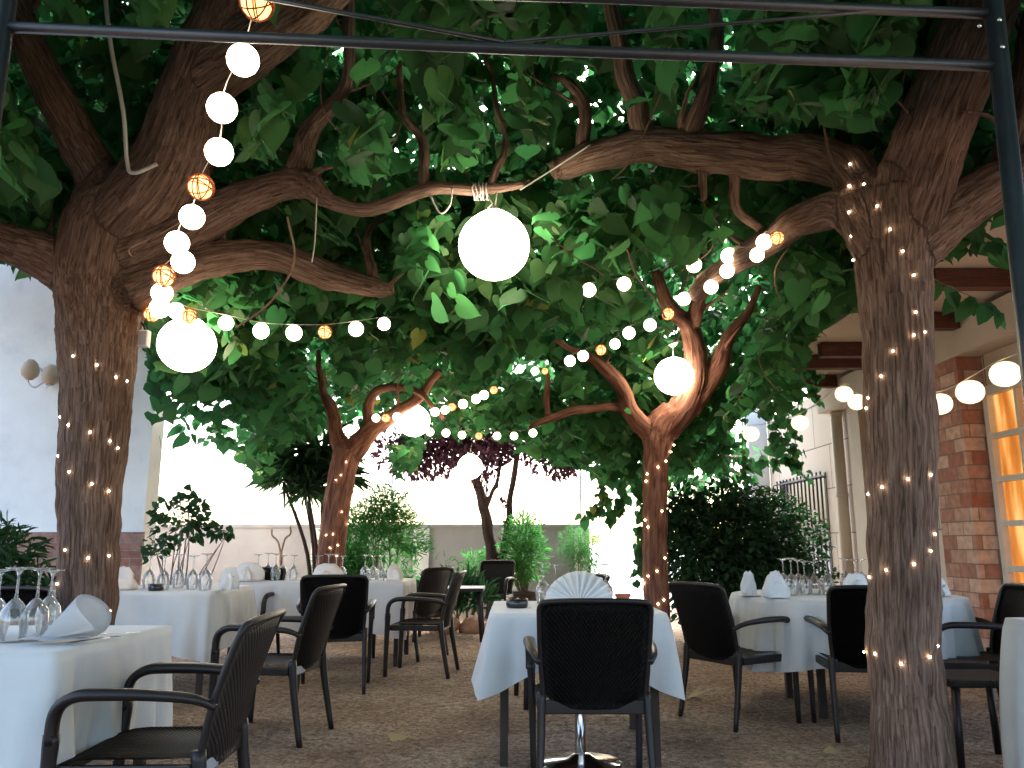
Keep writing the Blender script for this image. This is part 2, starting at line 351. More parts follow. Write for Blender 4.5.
# loose stones of the gravel, nobody could count them
nst = 26000
ys = 2.4 + 8 * rng.random(nst) ** 1.5; xs = (rng.random(nst) * 2 - 1) * (ys * .66 + .6)
octa = np.array([(1, 0, 0), (-1, 0, 0), (0, 1, 0), (0, -1, 0), (0, 0, 1), (0, 0, -1)], float)
ot = np.array([(0, 2, 4), (2, 1, 4), (1, 3, 4), (3, 0, 4), (2, 0, 5), (1, 2, 5), (3, 1, 5), (0, 3, 5)])
sz = (.003 + .008 * rng.random((nst, 1, 1)) ** 2) * (.6 + .8 * rng.random((nst, 6, 3))) * np.array([1, 1, .6])
V = octa[None] * sz; V[..., 0] += xs[:, None]; V[..., 1] += ys[:, None]
zz = np.array([.012 + .02 * noise.noise(Vector((x * .9, y * .9, 0))) + .012 * noise.noise(Vector((x * 4, y * 4, 3))) for x, y in zip(xs, ys)])
V[..., 2] += zz[:, None] + .002
me = np_mesh('gravel', V, (ot[None] + 6 * np.arange(nst)[:, None, None]))
tag(link('gravel', me, M['stone'], smooth=False), 'small loose brown stones scattered over the ground', 'gravel', kind='stuff')
def gz(x, y): return .012 + .02 * noise.noise(Vector((x * .9, y * .9, 0))) + .012 * noise.noise(Vector((x * 4, y * 4, 3)))

# ------------------------------------------------------------------ buildings and walls
# left white building
b = empty('white_building', (-6.5, 9.0, 0), label='white plastered building with a brick base behind the left tree', cat='building')
bm = bmesh.new(); box(bm, -4, 2.42, 0, .3, 0, 6.5); box(bm, -4, -.5, .301, 6, 0, 6.5); obj('wall', bm, M['plaster'], b)
bm = bmesh.new(); box(bm, -4, 2.44, -.035, 0, 0, 1.22); obj('brick_base', bm, M['brick'], b)
bm = bmesh.new(); sweep(bm, [(1.95, -.06, 0), (1.95, -.06, 1.3), (2.0, -.06, 2.4), (2.0, -.05, 6)], .028, 8); obj('drain_pipe', bm, M['white_paint'], b, True)
# back garden wall
gw = empty('garden_wall', (0, 14, 0), label='low grey rendered wall closing the far end of the garden', cat='wall')
bm = bmesh.new(); box(bm, -9.5, 1.25, 0, .2, 0, 1.36); obj('wall_face', bm, M['greywall'], gw)
bm = bmesh.new(); box(bm, -9.5, 1.25, -.03, .23, 1.36, 1.42, .01); obj('coping', bm, M['greywall'], gw)
for x in (-3.3, -1.55, -.05, 1.2):
    bm = bmesh.new(); box(bm, x - .13, x + .13, -.08, -.001, 0, 1.355); obj('pier', bm, M['white_paint'], gw)
fc = empty('rod_fence', (0, 14.1, 1.42), label='thin metal rod fence standing on top of the low grey wall', cat='fence')
for x in np.arange(-5.4, 1.2, 1.65):
    bm = bmesh.new(); sweep(bm, [(x, 0, 0), (x, 0, 1.5)], .02, 6); obj('post', bm, M['white_paint'], fc)
bm = bmesh.new()
for x in np.arange(-5.4, 1.2, .22): sweep(bm, [(x + .1, 0, .06), (x + .1, 0, 1.4)], .006, 4)
for z in (.1, 1.35): sweep(bm, [(-5.4, 0, z), (1.2, 0, z)], .01, 4)
obj('rod_panel', bm, M['white_paint'], fc)
# right restaurant building
rb = empty('restaurant_building', (4.5, 8, 0), label='beige restaurant building with wooden eave beams along the right side', cat='building')
def RB(name, m, *boxes, bev=0, parent=None):
    bm = bmesh.new()
    for q in boxes: box(bm, *q, bev=bev)
    return obj(name, bm, m, parent or rb)
RB('wall', M['panels'], (.001, 1.5, .25, 6.0, 0, 3.26), (.001, 1.5, -2.9, -2.45, 0, 3.26), (.001, 1.5, -2.45, -.52, 2.55, 3.26), (.301, 1.5, -.5, .25, 0, 3.26))
RB('side_wall', M['plaster'], (-.35, .0, 6.001, 6.4, 0, 3.9))
RB('lintel', M['beige'], (-.25, -.002, -4, 3.0, 2.86, 3.20))
RB('eave', M['beige'], (-1.25, 1.6, -4.5, 3.0, 3.262, 3.42))
for y in (-3.1, -1.85, -.62, .55, 1.15, 2.3):
    RB('rafter', M['wood'], (-1.12, -.252, y - .06, y + .06, 3.10, 3.258), bev=.006)
bp_ = RB('brick_pillar', M['brick2'], (-.23, .02, -.5, .08, 0, 2.858))
bm = bmesh.new(); sweep(bm, [(-.1, 2.75, 0), (-.1, 2.75, 3.2)], .075, 14)
dp = obj('downpipe', bm, M['beige'], rb, True)
for z in (.6, 1.7, 2.8):
    bm = bmesh.new(); sweep(bm, [(-.1, 2.75, z), (-.1, 2.75, z + .05)], .083, 14); obj('pipe_collar', bm, M['beige'], dp, True)
RB('pilaster', M['beige'], (-.10, -.001, 2.05, 2.4, 0, 2.858))
# glazed door / window, lit from inside
gd = RB('window', M['white_paint'], (-.04, .08, -.60, -.53, .0, 2.55), (-.04, .08, -2.45, -2.36, .0, 2.55), (-.041, .081, -2.36, -.60, 2.46, 2.55), (-.041, .081, -2.36, -.60, 0, .5),
        (-.035, .07, -1.52, -1.44, .5, 2.46), *[(-.03, .06, -2.36, -1.52, z, z + .05) for z in (.85, 1.25, 1.65, 2.05)],
        *[(-.03, .06, -1.44, -.60, z, z + .05) for z in (.85, 1.25, 1.65, 2.05)], *[(-.028, .058, y, y + .035, .5, 2.46) for y in (-1.93, -1.02)])
RB('pane', M['pane'], (.02, .03, -2.36, -.60, .5, 2.46), parent=gd)
# barred window
bw = RB('barred_window', mat('dark_window', (.03, .035, .045), .15), (-.012, -.002, 3.5, 5.5, .6, 2.1))
bm = bmesh.new()
for y in np.arange(3.52, 5.51, .16): sweep(bm, [(-.07, y, .55), (-.07, y, 2.11)], .013, 6)
for z in (.6, 1.3, 2.05): box(bm, -.082, -.066, 3.45, 5.55, z - .012, z + .012)
obj('window_bars', bm, M['black_metal'], bw)

# wall lamp on the left building
sc = empty('wall_sconce', at(48, 378, 8.96), label='ornate wall lamp with tan shades on the white building', cat='wall lamp')
bm = bmesh.new(); lathe(bm, [(0, .0), (.07, .0), (.08, .015), (.05, .035), (0, .04)], 18, Matrix.Rotation(R(90), 4, 'X')); obj('back_plate', bm, M['white_enamel'], sc, True)
for s, dz in ((-1, .0), (1, -.06)):
    bm = bmesh.new(); sweep(bm, catmull([(0, -.03, -.02), (s * .06, -.12, -.13), (s * .13, -.15, -.08), (s * .12, -.15, .02 + dz)], 6), .012, 8); obj('arm', bm, M['white_enamel'], sc, True)
    bm = bmesh.new(); sweep(bm, catmull([(0, -.05, .02), (s * .05, -.08, .09), (s * .10, -.1, .12), (s * .13, -.1, .08), (s * .10, -.1, .06)], 6), .008, 6); obj('scroll', bm, M['white_enamel'], sc, True)
    bm = bmesh.new(); lathe(bm, [(.035, -.11), (.085, -.06), (.095, .0), (.07, .08), (.03, .12), (.028, .12), (.066, .08), (.09, .0), (.08, -.06), (.03, -.11)], 18, T(s * .12, -.15, .06 + dz)); obj('lamp_shade', bm, M['shade'], sc, True)

# ------------------------------------------------------------------ trees
def lim(pts):
    """pts: (px,py,Y,width px) -> [(Vector, radius)] smoothed"""
    P = [at(a, b_, Y) for a, b_, Y, w_ in pts]; Rr = [rad(w_, a, b_, Y) for a, b_, Y, w_ in pts]
    Q = catmull(P, 5); rr = []
    for i in range(len(P) - 1):
        for k in range(5): rr.append(Rr[i] + (Rr[i + 1] - Rr[i]) * k / 5)
    rr.append(Rr[-1])
    sd_ = pts[0][0] * .37
    Q = [q + Vector([noise.noise(Vector((q.x * 3.1 + sd_ + 11 * a_, q.y * 3.1, q.z * 3.1))) for a_ in (0, 1, 2)]) * (.035 if (2 < i_ < len(Q) - 2 and max(Rr) < .16) else 0) for i_, q in enumerate(Q)]
    rr_ = None
    if len(P) < 3: Q = [P[0].lerp(P[1], k / 5) for k in range(6)]
    return list(zip(Q, rr))
def sideshoots(l, n, ln, seed, r0=.4):
    """small crooked branches leaving a limb"""
    rn = random.Random(seed); out = []
    for _ in range(n):
        i = rn.randrange(len(l) // 4, len(l)); p, r = l[i]
        t = (l[min(i + 1, len(l) - 1)][0] - l[max(i - 1, 0)][0]).normalized()
        d = Vector((rn.uniform(-1, 1), rn.uniform(-1, 1), rn.uniform(-.1, 1))).normalized(); d = (d + t * .5).normalized()
        L_ = ln * rn.uniform(.5, 1.3); q = p.copy(); pts = [(q.copy(), min(r * r0, .03))]
        for k in range(1, 7):
            d = (d + Vector((rn.uniform(-1, 1), rn.uniform(-1, 1), rn.uniform(-.8, .9))) * .35).normalized()
            q = q + d * L_ / 6; pts.append((q.copy(), max(min(r * r0, .03) * (1 - k / 7.5), .004)))
        out.append(pts)
    return out
def trunk_mesh(name, limbs, m, voxel, amp, parent, bumps=1.0):
    bm = bmesh.new()
    for l in limbs:
        sweep(bm, [p for p, r in l], [r for p, r in l], 14)
    bmesh.ops.recalc_face_normals(bm, faces=bm.faces)
    me = bpy.data.meshes.new(name); bm.to_mesh(me); bm.free()
    tmp = bpy.data.objects.new('tmp', me); COL.objects.link(tmp)
    md = tmp.modifiers.new('r', 'REMESH'); md.mode = 'VOXEL'; md.voxel_size = voxel
    sm = tmp.modifiers.new('s', 'SMOOTH'); sm.factor = .5; sm.iterations = 3
    dg = bpy.context.evaluated_depsgraph_get(); dg.update()
    me2 = bpy.data.meshes.new_from_object(tmp.evaluated_get(dg)); bpy.data.objects.remove(tmp); bpy.data.meshes.remove(me)
    n = len(me2.vertices); V = np.empty(n * 3, np.float32); me2.vertices.foreach_get('co', V); V = V.reshape(-1, 3)
    Nn = np.empty(n * 3, np.float32); me2.vertices.foreach_get('normal', Nn); Nn = Nn.reshape(-1, 3)
    # nearest skeleton point -> bark coordinates (two across, one along)
    best = np.full(n, 1e9); bk = np.zeros((n, 3), np.float32); off = 0; rr_ = np.zeros(n)
    for li, l in enumerate(limbs):
        s = off; t0 = (l[1][0] - l[0][0]).normalized(); e1 = t0.cross(Vector((0, 1, .2))).normalized()
        for i in range(len(l) - 1):
            a, b_ = l[i][0], l[i + 1][0]; t = b_ - a; ln = t.length
            if ln < 1e-6: continue
            t = t / ln; e1 = (e1 - t * e1.dot(t)).normalized(); e2 = t.cross(e1)
            D = V - np.array(a); h = np.clip(D @ np.array(t), 0, ln); Q = D - h[:, None] * np.array(t)
            r = l[i][1]; dist = np.linalg.norm(Q, axis=1) - r
            k = dist < best; best[k] = dist[k]
            bk[k, 0] = Q[k] @ np.array(e1); bk[k, 1] = Q[k] @ np.array(e2); bk[k, 2] = s + h[k]; rr_[k] = r
            s += ln
        off += 7.3
    disp = np.empty(n)
    for i in range(n):
        x, y, z = float(bk[i, 0]), float(bk[i, 1]), float(bk[i, 2])
        r = max(rr_[i], .02)
        a = noise.noise(Vector((x * 52, y * 52, z * 4.5))) ; c = noise.noise(Vector((x * 6 + 9, y * 6, z * 2.5)))
        d2 = noise.noise(Vector((V[i, 0] * 9, V[i, 1] * 9, V[i, 2] * 9)))
        disp[i] = amp * min(1, r / .12) * (a * 1.0 + abs(a) * .3) + bumps * min(r, .11) * (.13 * c + .10 * d2)
    V = V + Nn * disp[:, None].astype(np.float32)
    me2.vertices.foreach_set('co', V.ravel().astype(np.float32))
    at_ = me2.attributes.new('bk', 'FLOAT_VECTOR', 'POINT'); at_.data.foreach_set('vector', bk.ravel()); me2.update()
    me2.name = name; me2.materials.clear()
    o = link(name, me2, m, parent, True)
    return o, BVHTree.FromPolygons([Vector(v) for v in V], [tuple(p.vertices) for p in me2.polygons])
def foot(px, py, Y, w_, flare=1.14):
    p = at(px, py, Y); r = rad(w_, px, py, Y)
    return [(Vector((p.x - .02, Y, -.15)), r * flare * 1.15), (Vector((p.x - .01, Y, .05)), r * flare), (Vector((p.x, Y, .22)), r * 1.1), (Vector((p.x, Y, .45)), r * 1.0)]

ALL_LIMBS = []
TREES = {}
def tree(key, label, group, footargs, limbs, m, voxel, amp, shoots=(0, .6), bumps=1.0):
    f = foot(*footargs); ls = [lim(l) for l in limbs]
    ls[0] = f + [q for q in ls[0] if q[0].z > .6]
    fp = ls[0][:9]; cq = catmull([q[0] for q in fp], 4); cr_ = [fp[i][1] + (fp[i + 1][1] - fp[i][1]) * k / 4 for i in range(len(fp) - 1) for k in range(4)] + [fp[-1][1]]
    if len(fp) > 3: ls[0] = list(zip(cq, cr_)) + ls[0][9:]
    root = empty('tree', (f[1][0].x, f[1][0].y, 0), label=label, cat='tree', group=group)
    ex = []
    for i, l in enumerate(ls[1:]): ex += sideshoots(l, shoots[0], shoots[1], hash(key) % 97 * 0 + i * 13 + len(key), .35)
    inv = -Vector(root.location)
    full = [[(p + inv, r) for p, r in l] for l in ls + ex]
    tr, _ = trunk_mesh('trunk', full, m, voxel, amp, root, bumps)
    tr.data.update()
    bvh = BVHTree.FromPolygons([v.co + root.location for v in tr.data.vertices], [tuple(p.vertices) for p in tr.data.polygons])
    for l in limbs: ALL_LIMBS.append(l)
    TREES[key] = (root, bvh)
    return root

tree('left', 'thick furrowed tree wrapped in fairy lights on the left, behind the nearest table', 'shade trees of the garden', (87, 600, 4.9, 54), [
    [(87, 610, 4.9, 54), (90, 500, 4.9, 57), (97, 400, 4.9, 64), (99, 330, 4.9, 76), (102, 275, 4.9, 92), (114, 225, 4.88, 92), (130, 195, 4.8, 80)],
    [(120, 225, 4.85, 80), (170, 165, 4.6, 76), (192, 100, 4.4, 68), (212, 50, 4.2, 66), (232, 5, 4.0, 58), (250, -60, 3.8, 50)],
    [(205, 75, 4.3, 62), (265, 35, 4.0, 58), (320, -5, 3.8, 48), (370, -60, 3.6, 36)],
    [(112, 200, 4.8, 50), (72, 130, 4.6, 38), (38, 62, 4.3, 35), (12, 5, 4.1, 30), (-10, -60, 3.9, 26)],
    [(95, 285, 4.85, 56), (48, 258, 4.8, 46), (0, 240, 4.7, 38), (-60, 215, 4.5, 32)],
    [(120, 262, 4.85, 56), (190, 226, 4.8, 42), (250, 196, 4.7, 34), (300, 182, 4.6, 30), (330, 202, 4.55, 16), (372, 209, 4.55, 15), (430, 189, 4.5, 14), (480, 190, 4.5, 12), (524, 184, 4.5, 8)],
    [(130, 290, 4.85, 52), (195, 263, 4.9, 36), (265, 255, 5.0, 30), (325, 275, 5.1, 28), (375, 288, 5.2, 20), (394, 290, 5.2, 10)],
    [(298, 172, 4.6, 26), (316, 125, 4.5, 18), (345, 85, 4.4, 14), (350, 30, 4.3, 12), (352, -30, 4.2, 10)],
    [(424, 190, 4.5, 12), (421, 140, 4.5, 11), (402, 110, 4.45, 8), (400, 60, 4.4, 5)],
    [(490, 188, 4.5, 9), (504, 140, 4.5, 7), (496, 95, 4.5, 6), (485, 55, 4.5, 5)],
    [(375, 288, 5.2, 12), (370, 240, 5.3, 9), (385, 215, 5.4, 7)]],
    M['bark'], .012, .011, (2, .6))
tree('right', 'thick furrowed tree wrapped in fairy lights on the right, nearest the camera', 'shade trees of the garden', (903, 640, 3.9, 67), [
    [(903, 660, 3.9, 67), (903, 560, 3.9, 65), (900, 420, 3.9, 65), (896, 310, 3.9, 67), (893, 240, 3.9, 76), (893, 200, 3.9, 84)],
    [(900, 225, 3.9, 80), (930, 140, 3.8, 70), (958, 70, 3.7, 70), (985, 5, 3.55, 66), (1010, -60, 3.4, 60)],
    [(905, 250, 3.9, 64), (955, 212, 3.9, 50), (1010, 175, 3.95, 46), (1080, 135, 4.0, 42)],
    [(885, 255, 3.9, 56), (860, 212, 3.92, 44), (852, 185, 3.95, 20)],
    [(868, 225, 3.92, 42), (838, 208, 4.05, 38), (800, 222, 4.3, 32), (765, 245, 4.7, 27), (722, 270, 5.2, 22), (694, 295, 5.6, 16)],
    [(880, 215, 3.9, 50), (850, 170, 4.1, 46), (805, 158, 4.3, 44), (755, 160, 4.4, 42), (700, 148, 4.5, 40), (650, 148, 4.6, 34), (600, 153, 4.7, 30), (565, 166, 4.8, 26), (552, 172, 4.8, 18)],
    [(582, 155, 4.75, 14), (584, 110, 4.7, 14), (572, 90, 4.7, 12), (552, 76, 4.7, 7)],
    [(645, 140, 4.6, 22), (630, 90, 4.5, 20), (618, 40, 4.4, 18), (610, -20, 4.3, 16)],
    [(690, 140, 4.5, 20), (712, 60, 4.3, 15), (712, -20, 4.2, 12)],
    [(702, 160, 4.5, 10), (703, 200, 4.6, 8)], [(735, 168, 4.45, 12), (738, 210, 4.6, 10), (770, 238, 4.7, 9)],
    [(1000, 175, 3.95, 26), (1020, 90, 3.9, 20), (1030, 10, 3.8, 16)]],
    M['bark'], .012, .011, (2, .6))
tree('middle', 'slim reddish forked tree behind the centre table, fairy lights on its trunk', 'shade trees of the garden', (655, 560, 8.5, 25), [
    [(655, 575, 8.5, 25), (655, 520, 8.5, 24), (656, 460, 8.5, 26), (660, 430, 8.5, 34), (675, 412, 8.45, 30)],
    [(665, 430, 8.5, 30), (685, 405, 8.4, 28), (695, 372, 8.3, 26), (690, 330, 8.2, 20), (668, 305, 8.0, 14), (655, 270, 7.8, 10)],
    [(690, 330, 8.2, 18), (705, 290, 8.0, 12), (730, 260, 7.8, 8)],
    [(690, 410, 8.45, 22), (718, 368, 8.3, 20), (729, 338, 8.2, 14), (748, 313, 8.1, 9), (760, 285, 8.0, 6)],
    [(655, 436, 8.5, 22), (630, 412, 8.4, 18), (624, 390, 8.3, 16), (605, 368, 8.2, 13), (585, 355, 8.1, 8), (555, 340, 8.0, 5)],
    [(640, 418, 8.45, 12), (620, 408, 8.4, 10), (589, 409, 8.3, 9), (555, 416, 8.2, 8), (529, 428, 8.1, 5)],
    [(548, 416, 8.2, 6), (546, 395, 8.1, 7), (548, 370, 8.0, 4)]],
    M['bark_red'], .014, .006, (1, .7))
tree('back', 'leaning reddish forked tree behind the long table, tiny lights up its trunk', 'shade trees of the garden', (328, 570, 9.5, 28), [
    [(328, 580, 9.5, 28), (335, 520, 9.5, 26), (343, 470, 9.5, 27), (349, 450, 9.5, 30)],
    [(348, 455, 9.5, 24), (337, 437, 9.5, 16), (331, 405, 9.4, 12), (322, 388, 9.4, 8), (318, 350, 9.2, 5)],
    [(352, 452, 9.5, 26), (372, 430, 9.4, 18), (392, 415, 9.3, 14), (420, 395, 9.2, 10), (440, 370, 9.0, 7)],
    [(372, 434, 9.4, 12), (367, 412, 9.4, 12), (376, 394, 9.3, 9), (396, 387, 9.2, 8), (423, 396, 9.1, 6), (445, 420, 9.0, 4)]],
    M['bark_red'], .016, .006, (2, .8))
# slim dark purple-leaved tree far back
tree('purple', 'slim dark two-stemmed tree with purple leaves near the back wall', None, (494, 580, 12.2, 14), [
    [(494, 588, 12.2, 14), (490, 545, 12.2, 11), (487, 520, 12.2, 11), (478, 488, 12.2, 10), (468, 465, 12.1, 8), (455, 440, 12.0, 5)],
    [(497, 580, 12.2, 9), (506, 545, 12.2, 8), (509, 510, 12.2, 7), (515, 470, 12.2, 6), (522, 430, 12.1, 4)],
    [(487, 505, 12.2, 5), (500, 470, 12.2, 4), (505, 440, 12.1, 3)]],
    M['bark_dark'], .02, .003, (3, .9))

# ------------------------------------------------------------------ leaves
CABLE_TL = [(103, -30, 3.9), (110, 40, 4.0), (123, 110, 4.15), (127, 160, 4.3), (133, 173, 4.32), (157, 164, 4.3)]
ALL_LIMBS.append([(a, b_, Y, 4) for a, b_, Y in CABLE_TL])
def leaf_template(kind='heart'):
    if kind == 'heart_fine':
        half = [(0, 0), (.10, -.09), (.24, -.11), (.38, -.02), (.46, .14), (.46, .30), (.40, .48), (.30, .66), (.18, .82), (.08, .94), (0, 1.1)]
    elif kind == 'heart':
        half = [(0, 0), (.28, -.10), (.47, .16), (.36, .60), (.13, .9), (0, 1.08)]
    elif kind == 'oval':
        half = [(0, 0), (.2, .15), (.27, .45), (.18, .78), (0, 1.0)]
    elif kind == 'blade':
        half = [(0, 0), (.035, .2), (.035, .6), (0, 1.0)]
    else:
        half = [(0, 0), (.07, .2), (.08, .5), (.05, .8), (0, 1.0)]
    n = len(half); rib = [(0, .05 + .98 * k / (n - 1) * half[-1][1] * .96, 0) for k in range(1, n - 1)]
    V = []; 
    V.append((0, 0, 0)); V.append((0, half[-1][1], -.14))
    ribi = []
    for k, r in enumerate(rib): V.append((0, r[1], .02 - .14 * (r[1]) ** 2)); ribi.append(len(V) - 1)
    tris = []
    for s in (1, -1):
        idx = [0]
        for (x, y) in half[1:-1]:
            V.append((s * x, y, -.30 * abs(x) - .12 * y * y + .10)); idx.append(len(V) - 1)
        idx.append(1); ri = [0] + ribi + [1]
        for k in range(n - 1):
            a, b_, c, d = idx[k], idx[k + 1], ri[k], ri[k + 1]
            for t in ((a, b_, d), (a, d, c)):
                if len(set(t)) == 3: tris.append(t if s > 0 else t[::-1])
    return np.array(V, float), np.array(tris)
def leaves_mesh(name, P, D, Up, size, kind, m, parent, rnd=None, curl=1.0):
    """P positions, D tip direction, Up rough blade normal, size"""
    V0, T0 = leaf_template(kind); n = len(P)
    D = D / np.linalg.norm(D, axis=1, keepdims=True); X = np.cross(D, Up); X /= np.linalg.norm(X, axis=1, keepdims=True) + 1e-9; Z = np.cross(X, D)
    V = V0[None] * size[:, None, None] * np.array([1, 1, curl])
    V = V[..., 0:1] * X[:, None] * (0.85 + .3 * rng.random((n, 1, 1))) + V[..., 1:2] * D[:, None] + V[..., 2:3] * Z[:, None] * (rng.random((n, 1, 1)) * 1.8 + .2) + P[:, None]
    if parent is not None: V = V - np.array(parent.location)
    Tt = T0[None] + len(V0) * np.arange(n)[:, None, None]
    r = rng.random(n) if rnd is None else rnd
    if name is None: return V.reshape(-1, 3), Tt.reshape(-1, 3), np.repeat(r, len(V0))
    me = np_mesh(name, V, Tt, np.repeat(r, len(V0)))
    return link(name, me, m, parent, True)
PX = [0, 50, 120, 148, 154, 200, 240, 258, 280, 330, 375, 400, 430, 500, 545, 600, 690, 740, 775, 800, 806, 835, 860, 925, 985, 1010, 1024, 1300]
PY = [262, 285, 292, 320, 462, 452, 455, 498, 462, 425, 425, 480, 440, 445, 455, 492, 512, 495, 475, 425, 350, 318, 312, 265, 250, 300, 310, 310]
BALLS1 = [(257, 3, 17, 1), (243, 60, 16, 0), (222, 108, 15, 0), (219, 152, 14, 0), (201, 187, 13, 1), (192, 217, 12.5, 0), (177, 243, 12, 0), (183, 262, 11.5, 0), (164, 276, 11, 1), (162, 293, 10.5, 0), (160, 308, 10, 0), (152, 314, 8, 1), (176, 311, 8, 0), (189, 316, 8, 1), (226, 323, 7.5, 0), (261, 331, 8, 0), (294, 333, 8, 0), (325, 332, 7, 1), (356, 329, 7.5, 0), (384, 324, 6.5, 0)]
BALLS2 = [(777, 238, 7, 1), (764, 242, 7.8, 0), (757, 255, 7.2, 0), (729, 256, 8, 0), (727, 271, 7.2, 0), (711, 287, 7, 0), (694, 265, 7.6, 0), (684, 299, 6.6, 0), (668, 314, 6.4, 1), (650, 325, 6.3, 0), (629, 333, 6.2, 0), (615, 344, 5.2, 0), (601, 350, 5.6, 1), (583, 356, 5.5, 0), (570, 361, 5.5, 0), (545, 371, 3.6, 1), (535, 371, 4, 0), (520, 369, 4, 0)]
BALLS3 = [(624, 284, 7, 0), (589, 290, 7, 0)]
BALLS4 = [(494, 390, 4.2, 1), (484, 395, 4.6, 0), (476, 399, 4.6, 0), (463, 404, 4.6, 0), (452, 407, 4.2, 1), (445, 410, 4.2, 0), (435, 412, 4.4, 0), (397, 417, 4.4, 0), (386, 418, 4.4, 1), (376, 418, 4.0, 0)]
BALLS5 = [(533, 433, 4, 0), (514, 436, 3.8, 0), (497, 436, 3.8, 0), (479, 436, 3.8, 1), (462, 435, 3.8, 0), (446, 433, 4, 0), (430, 432, 4, 0), (400, 430, 3.6, 0), (389, 433, 3, 0)]
GLOBES = [(494, 246, 35.5, .40, 4.5), (187, 345, 28, .40, 5.65), (674, 376, 19.5, .40, 8.1), (414, 421, 16, .38, 9.4), (470, 467, 12.5, .36, 11.4)]
PAPER = [(1005, 374, 14), (970, 392, 13), (940, 404, 11.5), (886, 408, 10), (857, 402, 8.7), (844, 394, 8.6), (800, 423, 8.4), (751, 434, 8)]
def depth_of(r, d): return d / 2 * F / r

def in_front_of_clear(P):
    """True where a leaf would sit right between the camera and a lantern or limb"""
    x, y = proj(P); bad = np.zeros(len(P), bool); Y = P[:, 1]
    for lst, dd in ((BALLS1, .1), (BALLS2, .1), (BALLS3, .1), (BALLS4, .1), (BALLS5, .1)):
        for (a, b_, r, o_) in lst: bad |= (np.hypot(x - a, y - b_) < r + 9) & (Y < depth_of(r, dd) + .15)
    for (a, b_, r, d_, Yg) in GLOBES: bad |= (np.hypot(x - a, y - b_) < r + 12) & (Y < Yg + .3)
    for (a, b_, r) in PAPER: bad |= (np.hypot(x - a, y - b_) < r + 12) & (Y < 12)
    jit = rng.random(len(P))
    for l in ALL_LIMBS:
        if l[0][2] > 11: continue
        for (x0, y0, Y0, w0), (x1, y1, Y1, w1) in zip(l, l[1:]):
            dx, dy = x1 - x0, y1 - y0; t = np.clip(((x - x0) * dx + (y - y0) * dy) / (dx * dx + dy * dy + 1e-6), 0, 1)
            dist = np.hypot(x - x0 - t * dx, y - y0 - t * dy); wd = w0 + (w1 - w0) * t; Yl = Y0 + (Y1 - Y0) * t
            bad |= (dist < wd * .5 + 5 + 60 / np.maximum(Y, 2)) & (Y < Yl + .1) & (jit < .965)
    return bad

def zbot(x, Y):
    return np.interp(Y, [2, 3, 4, 6, 8, 10, 12, 15], [3.0, 3.0, 3.0, 2.85, 2.5, 2.1, 2.0, 2.1])
def make_canopy():
    NS = 15500
    Ys = 2.35 + 10.2 * rng.random(NS) ** .9; Xs = (rng.random(NS) * 2 - 1) * (Ys * .66 + 1.6)
    zb = zbot(Xs, Ys) + .1; zt = np.interp(Ys, [2, 5, 8, 12.5], [4.9, 5.9, 5.6, 4.4]); Zs = zb + (zt - zb) * rng.random(NS) ** 1.25
    keep = np.array([noise.noise(Vector((x * .9, y * .9, z * 1.1))) > -.33 for x, y, z in zip(Xs, Ys, Zs)])
    keep &= ~((Xs > 3.1) & (Zs < 3.6)) & ~((Xs < -3.6) & (Ys > 8.3)) & ~((Xs > 3.6) & (Ys > 6.0) & (Zs < 4))
    O = np.stack([Xs, Ys, Zs], 1)[keep]
    # unseen leaf shoots added over the camera to shade the front, left side open
    nb = 2300; B = np.stack([(rng.random(nb) * 2 - 1) * 5.5, -4.5 + 6.9 * rng.random(nb), 3.25 + 1.5 * rng.random(nb)], 1); B = B[B[:, 0] > -3.2 + .35 * B[:, 1]]; O = np.concatenate([O, B])
    n = len(O); az = rng.random(n) * 6.283; dirs = np.stack([np.cos(az), np.sin(az), -.15 - .5 * rng.random(n)], 1)
    NL = 9; P = []; D = []; U = []; Sz = []; Rn = []; sh = []
    shade = rng.random(n)
    for k in range(NL):
        s = (k + .5) / NL * (.45 + .35 * rng.random(n)); side = np.where(k % 2 == 0, 1, -1)
        base = O + dirs * s[:, None] + np.array([0, 0, -.18]) * (s ** 2)[:, None]
        lat = np.stack([-dirs[:, 1], dirs[:, 0], np.zeros(n)], 1) * side
        d = dirs * .5 + lat * (.7 + .3 * rng.random((n, 1))) + rng.normal(0, .28, (n, 3)); d[:, 2] -= .35 + .5 * rng.random(n)
        dn = d / np.linalg.norm(d, axis=1, keepdims=True)
        P.append(base + dn * .05); D.append(d); u = np.tile([0, 0, 1.0], (n, 1)) + rng.normal(0, .35, (n, 3)) - dn * .0; U.append(u)
        Sz.append(.06 + .13 * rng.random(n) ** .8); Rn.append(np.clip(shade * .55 + rng.random(n) * .45 + np.where(rng.random(n) < .012, .5, 0), 0, 1)); sh.append(np.arange(n))
    P = np.concatenate(P); D = np.concatenate(D); U = np.concatenate(U); Sz = np.concatenate(Sz); Rn = np.concatenate(Rn); sh = np.concatenate(sh)
    tip = P + D / np.linalg.norm(D, axis=1, keepdims=True) * Sz[:, None] * .6
    x, y = proj(tip); wob = np.array([noise.noise(Vector((a * .03, b_ * .8, 5))) for a, b_ in zip(x, P[:, 1])])
    ok = (P[:, 1] < 2.0) | (y < np.interp(x, PX, PY) + 16 * wob - 4)
    ok &= (P[:, 1] < .6) | (~in_front_of_clear(tip) & ~in_front_of_clear(P))
    ok &= (P[:, 2] > 2.95) | (P[:, 1] > 2.6)
    ok &= ~((P[:, 0] > 3.2) & (P[:, 2] < 3.45) & (P[:, 1] < 11.2)) & ~((P[:, 0] < -3.75) & (P[:, 1] > 8.7))
    # also keep off the trunks below the forks
    return O, dirs, P[ok], D[ok], U[ok], Sz[ok], Rn[ok], sh[ok]
